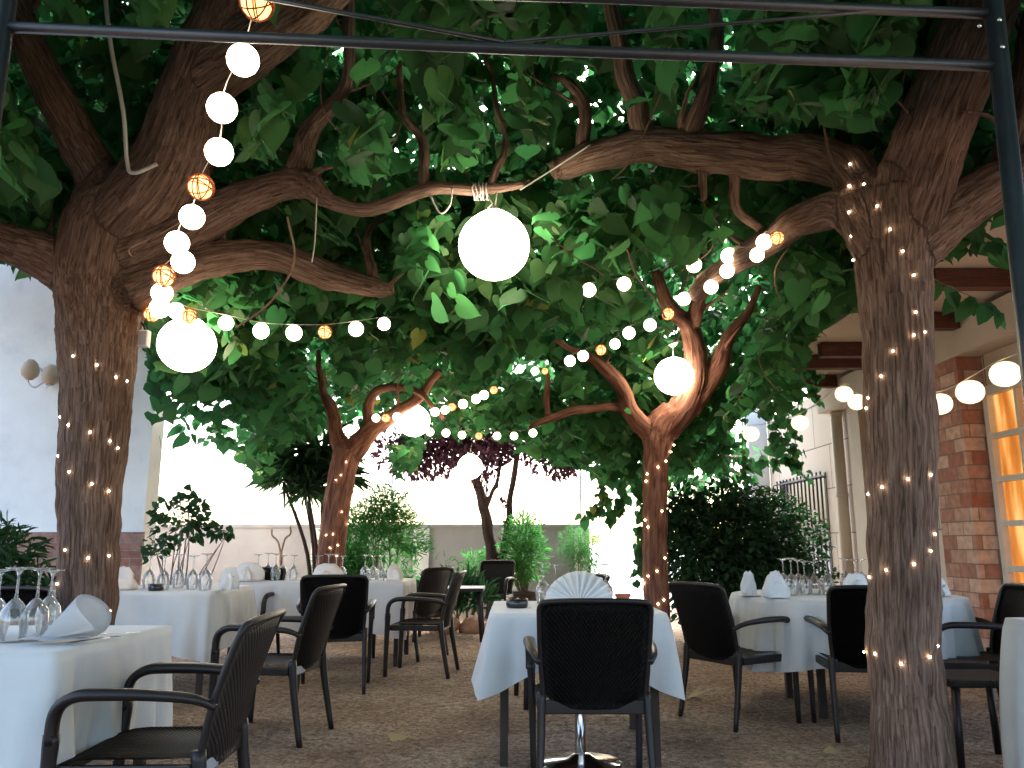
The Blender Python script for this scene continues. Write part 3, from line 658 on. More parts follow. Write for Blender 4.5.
O, dirs, P, D, U, Sz, Rn, sh = make_canopy()
cent = {'left': (-2.3, 4.6), 'right': (2.0, 4.2), 'middle': (1.6, 8.5), 'back': (-2.0, 9.3)}
keys = list(cent); dd = np.stack([np.hypot(P[:, 0] - cent[k][0], P[:, 1] - cent[k][1]) for k in keys], 1)
own = dd.argmin(1); od = np.stack([np.hypot(O[:, 0] - cent[k][0], O[:, 1] - cent[k][1]) for k in keys], 1).argmin(1)
for i, k in enumerate(keys):
    root = TREES[k][0]; s = od[sh] == i
    nr = s & (P[:, 1] < 6.2) & (P[:, 1] > 2); fr_ = s & ~nr
    A_ = [leaves_mesh(None, P[q], D[q], U[q], Sz[q], kd, M['leaf'], root, Rn[q]) for q, kd in ((fr_, 'heart'), (nr, 'heart_fine')) if q.any()]
    o_ = np.cumsum([0] + [len(a[0]) for a in A_])
    link('crown', np_mesh('crown', np.concatenate([a[0] for a in A_]), np.concatenate([a[1] + o_[q] for q, a in enumerate(A_)]), np.concatenate([a[2] for a in A_])), M['leaf'], root, True)
    # the thin leafy shoots
    bm = bmesh.new(); used = set(sh[s].tolist()); c = 0; lo = Vector(root.location)
    for j in sorted(used, key=lambda q: O[q][1]):
        if c > 420: break
        o_ = Vector(O[j]); d_ = Vector(dirs[j]); pts = [o_ + d_ * t + Vector((0, 0, -.18 * t * t)) for t in (-.25, 0, .2, .4, .6)]
        mid = np.array([list(q) for q in pts]); 
        if in_front_of_clear(mid).any(): continue
        px_, py_ = proj(mid)
        if mid[:, 1].min() < 2.4 or (py_ > np.interp(px_, PX, PY) - 12).any(): continue
        sweep(bm, [q - lo for q in pts], [.006, .005, .004, .003, .002], 4, cap=False); c += 1
    obj('twigs', bm, M['twig'], root)
    if k in ('left', 'right', 'middle'):
        rv = random.Random(len(k) * 7)
        for _ in range(26 if k != 'middle' else 14):
            a, b_ = (rv.uniform(15, 480) if k == 'left' else rv.uniform(520, 850)), rv.uniform(10, 250); Y = rv.uniform(3.6, 5.6)
            if k == 'middle': a, b_, Y = rv.uniform(430, 800), rv.uniform(230, 350), rv.uniform(6, 8)
            p = at(a, b_, Y); ln = rv.uniform(.2, .7); dx = rv.uniform(-.35, .35); cv_ = rv.uniform(-.15, .15)
            pts = [p, p + Vector((dx * .3 + cv_, .02, -ln * .35)), p + Vector((dx * .7 + cv_, -.03, -ln * .7)), p + Vector((dx, .03, -ln * rv.uniform(.75, 1)))]
            if in_front_of_clear(np.array([list(q) for q in pts])).any() and rv.random() < .7: continue
            bm = bmesh.new(); sweep(bm, [q - lo for q in catmull(pts, 5)], rv.uniform(.0025, .006), 5); obj('hanging_stem', bm, M['twig'], root)
# purple crown
def blob_leaves(center, radii, n, size, kind, m, parent, name='crown', droop=.3, shell=.5, box_ok=None, seed_noise=1.6, thr=-.1, upright=0.0, rnd_scale=1.0):
    out = []; c = np.array(center, float); rr = np.array(radii, float)
    q = rng.normal(0, 1, (n * 3, 3)); q /= np.linalg.norm(q, axis=1, keepdims=True); rad_ = rng.random(len(q)) ** (shell)
    pts = c + q * rr * rad_[:, None]
    k = np.array([noise.noise(Vector(tuple(p * seed_noise + 3.3))) > thr for p in pts]) & (pts[:, 2] > .03)
    pts = pts[k][:n]; q = q[k][:n]
    d = q * .8 + rng.normal(0, .5, pts.shape); d[:, 2] += -droop + upright
    u = np.tile([0, 0, 1.0], (len(pts), 1)) + rng.normal(0, .5, pts.shape)
    s = size * (.7 + .6 * rng.random(len(pts)))
    return pts, d, u, s
r_ = TREES['purple'][0]
sets = [blob_leaves(at(*q), rr, n, .085, 'oval', None, None) for q, rr, n in (
    ((420, 452, 12.0), (.75, .7, .42), 1500), ((470, 440, 12.2), (1.0, .8, .42), 1900), ((558, 452, 12.3), (.5, .5, .42), 1200), ((505, 430, 12.2), (1.0, .8, .45), 1400), ((511, 480, 12.2), (.22, .2, .4), 260), ((490, 470, 12.2), (.3, .2, .3), 200))]
PP, DD, UU, SS = [np.concatenate([s[i] for s in sets]) for i in range(4)]
leaves_mesh('crown', PP, DD, UU, SS, 'oval', M['leaf_purple'], r_)

# ------------------------------------------------------------------ plants
def shrub(name, label, cat, loc, blobs, size, kind, m, stems=5, droop=.2, upright=0, pot=None, thr=-.1, stem_m=None, group=None, seed_noise=1.6):
    root = empty(name, loc, label=label, cat=cat, group=group); lo = Vector(loc)
    sets = [blob_leaves(lo + Vector(c), rr, n, size, kind, None, None, droop=droop, upright=upright, thr=thr, seed_noise=seed_noise) for c, rr, n in blobs]
    PP, DD, UU, SS = [np.concatenate([s[i] for s in sets]) for i in range(4)]
    leaves_mesh('foliage', PP, DD, UU, SS, kind, m, root)
    bm = bmesh.new(); rn = random.Random(len(label))
    z0 = pot[2] * .8 if pot else 0
    for c, rr, n in blobs:
        for k in range(stems):
            e = Vector(c) + Vector((rn.uniform(-.6, .6) * rr[0], rn.uniform(-.6, .6) * rr[1], rn.uniform(-.2, .6) * rr[2]))
            st = Vector((rn.uniform(-.04, .04), rn.uniform(-.04, .04), z0)); md = st.lerp(e, .5) + Vector((rn.uniform(-.08, .08), rn.uniform(-.08, .08), .06))
            sweep(bm, catmull([st, md, e], 4), [.012 - .009 * q / 8 for q in range(9)], 5)
    obj('stems', bm, stem_m or M['twig'], root, True)
    if pot:
        r0, r1, h, pm = pot; bm = bmesh.new(); lathe(bm, [(0, 0), (r0, 0), (r1, h - .03), (r1 * 1.06, h - .03), (r1 * 1.06, h), (r1 * .92, h), (r1 * .9, h - .05), (0, h - .05)], 22)
        obj('pot', bm, pm, root, True)
    return root
shrub('dark_shrub', 'large dark glossy shrub between the slim tree and the barred window', 'shrub', (2.75, 9.6, 0),
      [((-.35, 0, 1.0), (.95, .7, .7), 5600), ((.3, .1, 1.1), (.7, .6, .62), 3800), ((.05, -.2, .5), (1.1, .7, .5), 3600), ((-.75, 0, 1.45), (.3, .3, .35), 700), ((-.1, 0, 1.6), (.5, .4, .25), 900), ((-.5, .1, 1.2), (.6, .4, .4), 1600)], .075, 'oval', M['leaf_dark'], 4, thr=-.6)
shrub('green_shrub', 'bright green feathery shrub behind the long table', 'shrub', (-1.75, 11.0, 0),
      [((-.1, 0, 1.05), (.75, .5, .62), 3600), ((.25, 0, .6), (.95, .5, .45), 3000), ((.05, 0, 1.55), (.35, .3, .35), 800), ((-.45, .1, .7), (.5, .4, .6), 1200)], .10, 'long', M['leaf_fresh'], 6, droop=.1, upright=.15, thr=-.2)
shrub('hanging_shrub', 'round light green bush against the bright gap in the back wall', 'shrub', (1.12, 13.4, 0),
      [((0, 0, 1.0), (.38, .3, .45), 1500), ((0, 0, .55), (.36, .3, .4), 900)], .07, 'long', M['leaf_fresh'], 4, thr=-.35)
shrub('potted_bamboo', 'leafy green plant in a dark square-shouldered pot near the back wall', 'potted plant', (.18, 12.0, 0),
      [((0, 0, .95), (.35, .3, .42), 900), ((.0, 0, 1.25), (.28, .2, .3), 350), ((-.1, 0, .7), (.2, .2, .2), 200)], .12, 'long', M['leaf_fresh'], 6, droop=0, upright=.4, pot=(.16, .22, .42, M['dark_pot']), thr=-.4)
shrub('small_bush', 'low pale green bush left of the purple-leaved tree, at the wall', 'shrub', (-.62, 12.9, 0),
      [((0, 0, .62), (.42, .3, .38), 900), ((.3, 0, .9), (.2, .2, .2), 200)], .10, 'long', M['leaf_fresh'], 4, upright=.2, thr=-.3)
shrub('spiky_plant', 'dark upright spiky plant beside the small dark table', 'plant', (-.62, 10.4, 0),
      [((0, 0, .42), (.35, .2, .22), 220), ((-.35, 0, .38), (.2, .2, .18), 120)], .24, 'long', M['leaf_dark'], 3, droop=-.3, upright=.9, thr=-.6)
shrub('leafy_plant', 'sparse dark-leaved plant rising behind the table with the five glasses', 'plant', (-3.42, 8.3, 0),
      [((.05, 0, 1.32), (.34, .25, 0.26), 230), ((-.2, 0, 1.12), (.14, .15, .22), 60), ((.45, 0, 1.22), (.16, .15, .08), 34), ((.1, 0, 1.6), (.12, .1, .1), 14)], .07, 'heart', M['leaf_dark'], 3, thr=-.6)
shrub('fern_shrub', 'dark drooping bush at the left edge against the brick base', 'shrub', (-3.75, 5.8, 0),
      [((0, 0, .95), (.42, .35, .3), 700), ((-.2, 0, 1.1), (.25, .25, .25), 260), ((.1, 0, .55), (.4, .3, .45), 800)], .13, 'long', M['leaf_dark'], 5, droop=.1, thr=-.3)
# spiky dracaena
def dracaena():
    base = at(318, 560, 10.6); base.z = 0
    root = empty('yucca', base, label='spiky-leaved yucca with bare slim stems beside the leaning tree', cat='yucca')
    heads = [(at(300, 470, 10.6), .62), (at(322, 455, 10.6), .55), (at(283, 482, 10.6), .45), (at(338, 478, 10.7), .5), (at(308, 492, 10.5), .35)]
    bm = bmesh.new()
    for h, _ in heads:
        e = h - base; sweep(bm, catmull([Vector((0, 0, 0)) + Vector((e.x * .1, 0, 0)), Vector((e.x * .35 + .04, 0, e.z * .5)), e], 5), [.035, .033, .03, .03, .028, .026, .025, .024, .022, .02, .018], 7)
    obj('stems', bm, M['bark_dark'], root, True)
    PP, DD, UU, SS = [], [], [], []
    for h, s in heads:
        n = 95; q = rng.normal(0, 1, (n, 3)); q[:, 2] = np.abs(q[:, 2]) * .9 - .45; q /= np.linalg.norm(q, axis=1, keepdims=True)
        PP.append(np.tile(np.array(h), (n, 1)) + q * .03); DD.append(q); UU.append(np.tile([0, 0, 1.], (n, 1)) + rng.normal(0, .2, (n, 3))); SS.append(s * (.7 + .5 * rng.random(n)))
    leaves_mesh('foliage', *[np.concatenate(a) for a in (PP, DD, UU, SS)], 'blade', M['leaf_dark'], root, curl=.9)
dracaena()
# bare twig in a pot behind table
tw = empty('bare_twig_plant', (-3.05, 10.8, 0), label='small bare forked twig standing in front of the grey wall', cat='plant')
bm = bmesh.new(); sweep(bm, catmull([(0, 0, 0), (.01, 0, .6), (0, 0, .98)], 4), .022, 6); sweep(bm, catmull([(0, 0, .95), (-.05, 0, 1.12), (-.13, 0, 1.2), (-.14, 0, 1.28)], 4), .013, 5); sweep(bm, catmull([(0, 0, .95), (.04, 0, 1.15), (.11, 0, 1.22), (.1, 0, 1.32)], 4), .013, 5)
obj('stem', bm, M['twig'], tw, True)
bm = bmesh.new(); lathe(bm, [(0, 0), (.13, 0), (.17, .25), (.18, .28), (.15, .28), (0, .24)], 16); obj('pot', bm, M['dark_pot'], tw, True)
# ivy hanging beside the slim tree
def ivy(label, strands, Y):
    root = empty('hanging_ivy', at(strands[0][0][0], strands[0][0][1], Y), label=label, cat='ivy'); lo = Vector(root.location)
    bm = bmesh.new(); PP, DD = [], []
    for st in strands:
        pts = catmull([at(a, b_, Y + (a % 3) * .08) for a, b_ in st], 6); sweep(bm, [p - lo for p in pts], .006, 4)
        for p in pts:
            for _ in range(3):
                PP.append(np.array(p) + rng.normal(0, .035, 3)); DD.append((rng.normal(0, .6), rng.normal(0, .6) - .3, -.6 - .5 * rng.random()))
    obj('stems', bm, M['twig'], root)
    PP = np.array(PP); DD = np.array(DD); n = len(PP)
    leaves_mesh('foliage', PP, DD, np.tile([0, -.6, .8], (n, 1)) + rng.normal(0, .3, (n, 3)), .07 + .06 * rng.random(n), 'heart', M['leaf'], root)
ivy('thin ivy strands hanging left of the slim tree against bright light', [[(640, 430), (637, 480), (643, 520), (636, 578)], [(648, 440), (646, 500), (641, 545), (645, 570)], [(625, 430), (612, 470), (600, 500), (588, 515)], [(640, 440), (625, 480), (618, 505), (608, 515)]], 8.75)
ivy('leafy tendrils hanging in front of the right-hand stone wall', [[(790, 330), (800, 380), (795, 440), (803, 478)], [(770, 350), (775, 420), (778, 465)], [(745, 380), (742, 440), (747, 485)], [(815, 330), (812, 370), (818, 400)], [(725, 400), (722, 450), (728, 500)], [(800, 300), (806, 350), (788, 420), (790, 470)]], 9.3)
def sprig(label, pts, Y, n, size):
    root = empty('leaf_sprig', at(*pts[0], Y), label=label, cat='leafy twig'); lo = Vector(root.location)
    bm = bmesh.new(); C_ = catmull([at(a, b_, Y) for a, b_ in pts], 6); sweep(bm, [p - lo for p in C_], .004, 5); obj('stem', bm, M['twig'], root)
    idx = np.linspace(2, len(C_) - 1, n).astype(int); PP = np.array([list(C_[i]) for i in idx]); side = np.where(np.arange(n) % 2, 1, -1)
    DD = np.stack([side * (.3 + .5 * rng.random(n)), rng.normal(0, .3, n), -.8 - .4 * rng.random(n)], 1)
    leaves_mesh('foliage', PP, DD, np.tile([0, -.9, .5], (n, 1)) + rng.normal(0, .3, (n, 3)), size * (.8 + .5 * rng.random(n)), 'oval', M['leaf'], root)
sprig('twig of dark oval leaves hanging before the eave beam, right of the nearest tree', [(905, 262), (945, 285), (980, 300), (1000, 312)], 4.6, 11, .15)
sprig('yellowish-green leafy twig glowing beside the lit globe on the left', [(185, 295), (220, 318), (232, 335), (240, 345)], 5.6, 9, .15)

# ------------------------------------------------------------------ furniture: chair
def chair_proto():
    root = empty('armchair')
    # seat, slightly dished
    bm = bmesh.new(); nx = 9; g = []
    for j in range(nx):
        row = []
        for i in range(nx):
            x = -.235 + .47 * i / (nx - 1); y = -.215 + .45 * j / (nx - 1); e = (abs(2 * i / (nx - 1) - 1) ** 4 + abs(2 * j / (nx - 1) - 1) ** 4)
            row.append(bm.verts.new((x * (1 - .04 * (j < 2)), y, .445 - .012 * (1 - min(1, e)) - .02 * max(0, (j - 6) / 2) ** 2)))
        g.append(row)
    for j in range(nx - 1):
        for i in range(nx - 1): bm.faces.new((g[j][i], g[j][i + 1], g[j + 1][i + 1], g[j + 1][i]))
    bmesh.ops.solidify(bm, geom=bm.faces[:], thickness=.022)
    obj('seat', bm, M['wicker'], root, True)
    bm = bmesh.new(); box(bm, -.245, .245, -.225, -.2, .375, .434, .006); box(bm, -.245, .245, .215, .24, .385, .42, .006)
    box(bm, -.252, -.228, -.2, .215, .385, .43, .006); box(bm, .228, .252, -.2, .215, .385, .43, .006); obj('seat_frame', bm, M['resin'], root)
    # backrest: curved panel, rounded lower corners
    bm = bmesh.new(); ni, nj = 15, 15; g = []
    for j in range(nj):
        t = j / (nj - 1); z = .40 + .452 * t; hw = .215 + .028 * t
        if t < .16: hw -= .09 * (1 - t / .16) ** 2
        if t > .94: hw -= .02 * ((t - .94) / .06) ** 2
        row = []
        for i in range(ni):
            s = 2 * i / (ni - 1) - 1; y = -.215 - .125 * t ** 1.25 - .035 * (1 - s * s)
            row.append(bm.verts.new((s * hw, y, z + (.012 * (1 - s * s) if j == nj - 1 else 0))))
        g.append(row)
    for j in range(nj - 1):
        for i in range(ni - 1): bm.faces.new((g[j][i], g[j][i + 1], g[j + 1][i + 1], g[j + 1][i]))
    bmesh.ops.solidify(bm, geom=bm.faces[:], thickness=.018)
    obj('backrest', bm, M['wicker'], root, True)
    # back frame: side stiles and rounded top rail
    bm = bmesh.new()
    pts = [(-.222, -.215, .42), (-.236, -.25, .6), (-.243, -.31, .785), (-.239, -.335, .845), (-.20, -.355, .866), (0, -.373, .871), (.20, -.355, .866), (.239, -.335, .845), (.243, -.31, .785), (.236, -.25, .6), (.222, -.215, .42)]
    sweep(bm, catmull(pts, 4), .012, 8, 1.0, 3); obj('back_frame', bm, M['resin'], root, True)
    for s in (-1, 1):
        bm = bmesh.new(); sweep(bm, catmull([(s * .232, -.215, .47), (s * .236, -.235, .3), (s * .245, -.29, .0)], 5), [.023, .023, .0225, .022, .021, .021, .020, .019, .018, .017, .016], 8, .85, 3); obj('leg', bm, M['resin'], root, True)
        bm = bmesh.new(); sweep(bm, catmull([(s * .270, .232, .53), (s * .264, .236, .40), (s * .257, .246, 0.0)], 5), [.024, .024, .024, .023, .022, .022, .021, .020, .019, .018, .017], 8, .85, 3); obj('leg', bm, M['resin'], root, True)
        pts = catmull([(s * .240, -.262, .60), (s * .264, -.2, .632), (s * .277, -.05, .648), (s * .279, .10, .650), (s * .277, .165, .644), (s * .274, .212, .618), (s * .271, .231, .575), (s * .270, .233, .50)], 4)
        rr = [.018 + .011 * math.sin(math.pi * min(1, k / (len(pts) - 1) * 1.15)) for k in range(len(pts))]; rr = [max(q, .0242) if k > len(pts) * .6 else q for k, q in enumerate(rr)]
        bm = bmesh.new(); sweep(bm, pts, rr, 10, .68, 3, up=(0, 0, 1)); obj('armrest', bm, M['resin'], root, True)
    return root
PROTO = chair_proto(); used_proto = [False]
def chair(x, y, rz, label, group='dark resin armchairs at the tables', plate=False):  # plate: adds the pale patch standing for sheen on the rear apron
    if not used_proto[0]: r = PROTO; used_proto[0] = True
    else: r = copy_tree(PROTO)
    r.location = (x, y, gz(x, y)); r.rotation_euler = (0, 0, rz); r.scale = (.98, .98, .972)
    tag(r, label, 'chair', group)
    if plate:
        sheen_chairs.append(r)
    return r
sheen_chairs = []
# rz=0 faces +Y ; +90deg faces -X
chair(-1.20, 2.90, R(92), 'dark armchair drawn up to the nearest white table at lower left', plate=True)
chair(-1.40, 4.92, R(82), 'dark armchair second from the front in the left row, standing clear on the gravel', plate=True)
chair(-1.36, 6.42, R(8), 'dark armchair with its back to the camera at the left long table')
chair(-.78, 7.15, R(84), 'dark armchair side-on at the right end of the long table, front one of the pair')
chair(-1.0, 8.15, R(60), 'dark armchair half hidden behind the other one at the long table end')
chair(.355, 3.86, R(0), 'large dark armchair seen from behind at the centre table, nearest the camera')
chair(1.44, 5.36, R(-60), 'dark armchair turned to the right, left of the round table')
chair(2.09, 5.0, R(-8), 'dark armchair seen from behind, just left of the right tree trunk')
chair(2.74, 5.06, R(78), 'dark armchair at the right side of the round table, near the brick pillar')
chair(-2.78, 4.2, R(176), 'dark armchair behind the wine glasses of the nearest left table')
chair(-2.45, 7.6, R(175), 'dark armchair on the far side of the table with five glasses')
chair(.30, 5.85, R(97), 'dark armchair tucked in on the far side of the centre table')
chair(-.28, 11.0, R(165), 'small dark chair standing by the low dark table at the back', 'dark resin armchairs at the tables')
for r in sheen_chairs:
    bm = bmesh.new(); box(bm, -.2, -.07, -.232, -.2265, .385, .428, .002); p_ = obj('plate', bm, M['sheen_lens_grey'], r); p_['label'] = 'small pale grey patch standing for sheen on the rear of the seat'  # thin pale patch that paints a reflection onto the rear apron

# ------------------------------------------------------------------ tables and cloths
def table_rect(x0, x1, y0, y1, label, drop, corner, clabel, m, folds=7, amp=.022, legs=True, seed=0, pedestal=False):
    cx, cy = (x0 + x1) / 2, (y0 + y1) / 2; hx, hy = (x1 - x0) / 2, (y1 - y0) / 2
    t = empty('dining_table', (cx, cy, 0), label=label, cat='table', group='dining tables under white cloths')
    bm = bmesh.new(); box(bm, -hx + .01, hx - .01, -hy + .01, hy - .01, .712, .742, .004); obj('tabletop', bm, M['dark_wood'], t)
    if pedestal:
        bm = bmesh.new(); sweep(bm, [(0, -.42, .06), (0, -.42, .71)], .026, 18); obj('pedestal', bm, M['chrome'], t, True)
        bm = bmesh.new(); lathe(bm, [(0, .0), (.2, .0), (.205, .012), (.19, .025), (.07, .04), (.04, .06), (0, .065)], 40, T(0, -.47, 0)); b_ = obj('base_plate', bm, M['chrome'], t, True); b_.location.z = .03
    for sx in (-1, 1):
        for sy in (-1, 1):
            bm = bmesh.new(); box(bm, sx * (hx - .07) - .02, sx * (hx - .07) + .02, sy * (hy - .07) - .02, sy * (hy - .07) + .02, 0, .711, .003); obj('leg', bm, M['dark_wood'], t)
    # cloth
    bm = bmesh.new(); rn = random.Random(seed); N_ = 240; rc = .035; path = []
    per = 4 * (hx + hy)
    for k in range(N_):
        s = k / N_ * per
        if s < 2 * hx: x, y, nx_, ny_ = -hx + s, -hy, 0, -1; c = min(s, 2 * hx - s)
        elif s < 2 * hx + 2 * hy: q = s - 2 * hx; x, y, nx_, ny_ = hx, -hy + q, 1, 0; c = min(q, 2 * hy - q)
        elif s < 4 * hx + 2 * hy: q = s - 2 * hx - 2 * hy; x, y, nx_, ny_ = hx - q, hy, 0, 1; c = min(q, 2 * hx - q)
        else: q = s - 4 * hx - 2 * hy; x, y, nx_, ny_ = -hx, hy - q, -1, 0; c = min(q, 2 * hy - q)
        dn = Vector((x / hx, y / hy, 0)); cn = Vector((math.copysign(1, x), math.copysign(1, y), 0)).normalized()
        wgt = math.exp(-(c / .09) ** 2); n_ = (Vector((nx_, ny_, 0)) * (1 - wgt) + cn * wgt).normalized()
        if c < rc:  # round the corner
            cc = Vector((math.copysign(hx - rc, x), math.copysign(hy - rc, y), 0)); v = Vector((x, y, 0)) - cc; v = cc + v.normalized() * rc if v.length > rc else Vector((x, y, 0)); x, y = v.x, v.y
        path.append((x, y, n_, c, s))
    lev = 14; rows = []
    ph = rn.uniform(0, 9)
    def prof(x, y, n_, c, s, k):
        f = k / lev; fold = noise.noise(Vector((s * folds * .55 + ph, seed, f * .35))) * .9 + .55 * noise.noise(Vector((s * folds * 1.7 + ph, seed + 4, f * .5)))
        dr = drop + (corner) * math.exp(-(abs(c) / .16) ** 1.6)
        out = .003 + amp * f ** .75 * (1.5 + 3.4 * (fold - .3 * abs(fold))) + .10 * corner / .12 * math.exp(-(c / .10) ** 2) * f * .4
        return (x + n_.x * out, y + n_.y * out, .747 - dr * f + .004 * math.sin(s * 9 + seed) * f)
    edge = [bm.verts.new((x, y, .749)) for x, y, *_ in path]
    inner = [bm.verts.new((x * .93, y * .93, .7505 + .0015 * noise.noise(Vector((x * 7, y * 7, seed))))) for x, y, *_ in path]
    cv = bm.verts.new((0, 0, .7515)); rows.append(edge)
    for k in range(1, lev + 1): rows.append([bm.verts.new(prof(*q, k)) for q in path])
    for k in range(N_):
        j = (k + 1) % N_
        bm.faces.new((cv, inner[k], inner[j])); bm.faces.new((inner[k], edge[k], edge[j], inner[j]))
        for a, b_ in zip(rows, rows[1:]): bm.faces.new((a[k], b_[k], b_[j], a[j]))
    o = obj('tablecloth', bm, m, None, True); o.location = (cx, cy, 0); tag(o, clabel, 'tablecloth', 'white tablecloths')
    return t
table_rect(-3.0, -1.47, 2.70, 3.62, 'table under the nearest white cloth at lower left', .40, .06, 'white cloth with soft folds on the nearest left table', M['cloth'], seed=1, amp=.028, folds=9)
table_rect(-3.5, -2.2, 6.05, 7.02, 'table under the white cloth behind the left tree trunk', .42, .08, 'white cloth on the table right behind the left tree trunk', M['cloth'], seed=2, amp=.032)
table_rect(-2.62, -.98, 7.5, 8.4, 'long table under a cream-white cloth in front of the leaning tree', .44, .05, 'cream-white cloth on the long table in front of the leaning tree', M['cloth_cream'], seed=3, amp=.032)
table_rect(-.11, .79, 4.2, 5.12, 'small square table on a chrome foot in the centre', .25, .15, 'short white square cloth with hanging points on the centre table', M['cloth'], seed=4, amp=.03, pedestal=True)
table_rect(2.36, 3.4, 3.25, 4.0, 'table at the right edge of the view under a floor-length cloth', .66, .03, 'floor-length white cloth at the right edge', M['cloth'], seed=5, amp=.03)
# round table
def table_round(cx, cy, r, drop):
    t = empty('round_table', (cx, cy, 0), label='round table under white cloth by the right tree trunk', cat='table', group='dining tables under white cloths')
    bm = bmesh.new(); lathe(bm, [(0, .712), (r - .01, .712), (r - .01, .742), (0, .742)], 48); obj('tabletop', bm, M['dark_wood'], t)
    for a in (45, 135, 225, 315):
        bm = bmesh.new(); x, y = math.cos(R(a)) * r * .6, math.sin(R(a)) * r * .6; box(bm, x - .022, x + .022, y - .022, y + .022, 0, .711, .003); obj('leg', bm, M['dark_wood'], t)
    bm = bmesh.new(); N_ = 300; lev = 14; rows = []
    cv = bm.verts.new((0, 0, .7515)); inner = [bm.verts.new((math.cos(2 * math.pi * k / N_) * r * .9, math.sin(2 * math.pi * k / N_) * r * .9, .7505)) for k in range(N_)]
    for f_ in range(lev + 1):
        row = []; f = f_ / lev
        for k in range(N_):
            a = 2 * math.pi * k / N_; s = a * r; fold = noise.noise(Vector((math.cos(a) * 5.5, math.sin(a) * 5.5, f * .3))) + .5 * noise.noise(Vector((math.cos(a) * 14, math.sin(a) * 14, 7)))
            rr = r + .004 + f ** .75 * (.045 + .11 * fold); row.append(bm.verts.new((rr * math.cos(a), rr * math.sin(a), .748 - (drop + .03 * math.sin(a * 4)) * f)))
        rows.append(row)
    for k in range(N_):
        j = (k + 1) % N_; bm.faces.new((cv, inner[k], inner[j])); bm.faces.new((inner[k], rows[0][k], rows[0][j], inner[j]))
        for a, b_ in zip(rows, rows[1:]): bm.faces.new((a[k], b_[k], b_[j], a[j]))
    o = obj('tablecloth', bm, M['cloth'], None, True); o.location = (cx, cy, 0); tag(o, 'white cloth falling in folds round the round table', 'tablecloth', 'white tablecloths')
table_round(2.30, 5.72, .75, .42)
st = empty('stool', (2.36, 4.32, 0), label='low dark stool in shade between the right trunk and the edge table', cat='stool')
bm = bmesh.new(); box(bm, -.2, .2, -.18, .18, .40, .44, .012); obj('seat', bm, M['wicker'], st)
for sx in (-1, 1):
    for sy in (-1, 1):
        bm = bmesh.new(); sweep(bm, [(sx * .17, sy * .15, .40), (sx * .19, sy * .17, 0)], [.02, .016], 8, 1, 3); obj('leg', bm, M['resin'], st, True)
# small dark table at the back
t = empty('side_table', (-.72, 9.6, 0), label='low dark bare side table near the back of the garden', cat='table')
bm = bmesh.new(); box(bm, -.4, .4, -.3, .3, .56, .6, .01); obj('tabletop', bm, M['resin'], t)
for sx in (-1, 1):
    for sy in (-1, 1):
        bm = bmesh.new(); sweep(bm, [(sx * .34, sy * .24, .56), (sx * .38, sy * .28, 0)], [.03, .02], 8); obj('leg', bm, M['resin'], t, True)
def rockf(x, y, s, label, seed):
    bm = bmesh.new(); bmesh.ops.create_icosphere(bm, subdivisions=3, radius=s)
    for v in bm.verts: v.co *= 1 + .35 * noise.noise(v.co * (2 / s) * .5 + Vector((seed, 0, 0))); v.co.z *= .7
    o = obj('rock', bm, M['rock'], None, True); o.location = (x, y, s * .5); tag(o, label, 'rock')
rockf(-.85, 10.3, .2, 'pinkish rock under the low dark table, left one', 1); rockf(-.5, 10.4, .16, 'smaller pinkish rock at the right under the low dark table', 5)

# ------------------------------------------------------------------ tableware
def glass_proto(h=.205, rb=.040):
    root = empty('wine_glass')
    bm = bmesh.new()   # stands upside down: rim on the cloth, foot in the air
    lathe(bm, [(.030, 0), (.036, .025), (rb, .055), (rb * .85, .085), (rb * .45, .108), (.008, .118), (0, .119)], 22)
    obj('bowl', bm, M['glass'], root, True, recalc=True)
    bm = bmesh.new(); lathe(bm, [(0, .117), (.0055, .119), (.0035, .14), (.0035, h - .022), (.009, h - .008), (0, h - .006)], 10); obj('stem', bm, M['glass'], root, True)
    bm = bmesh.new(); lathe(bm, [(0, h - .009), (.012, h - .009), (.035, h - .0025), (.036, h), (0, h)], 22); obj('foot', bm, M['glass'], root, True)
    return root
GP = glass_proto(); gused = [False]
ORD = ['first', 'second', 'third', 'fourth', 'fifth', 'sixth', 'seventh', 'eighth', 'ninth']
def glass_at(x, y, label, s=1.0):
    r = GP if not gused[0] else copy_tree(GP); gused[0] = True
    r.location = (x, y, .7525); r.scale = (s, s, s); r.rotation_euler = (0, 0, random.uniform(0, 6)); tag(r, label, 'wine glass', 'upturned wine glasses on the tables')
def glasses(px, Ys, where, s=1.0):
    for i, (p_, Y) in enumerate(zip(px, Ys)):
        q = (p_ - 512) / F; d = ray(p_, 600); x = q * (Y / d.y)
        glass_at(x, Y, f'{ORD[i]} upturned wine glass from the left {where}', s * random.uniform(.94, 1.06))
glasses([-2, 16, 37, 50], [3.12, 3.0, 3.05, 3.3], 'on the nearest left table', 1.25)
glasses([147, 162, 177, 191, 204], [6.4, 6.25, 6.5, 6.3, 6.2], 'behind the left tree trunk', 1.3)
glasses([256, 266, 274, 281, 292], [7.9, 8.0, 7.8, 8.1, 7.9], 'at the left end of the long table', 1.17)
glasses([317, 327, 335, 341], [7.9, 8.0, 7.8, 7.9], 'in the middle of the long table', 1.17)
glasses([364, 372, 380], [7.8, 7.9, 7.75], 'at the right end of the long table', 1.15)
glasses([543, 556, 606], [4.85, 4.95, 4.9], 'around the fan napkin on the centre table', 1.1)
glasses([785, 793, 800, 806, 816, 829], [5.75, 5.6, 5.9, 5.7, 5.75, 5.65], 'left of the trunk on the round table', 1.15)
glasses([848, 857, 864], [6.1, 6.0, 6.15], 'right beside the trunk on the round table', 1.1)

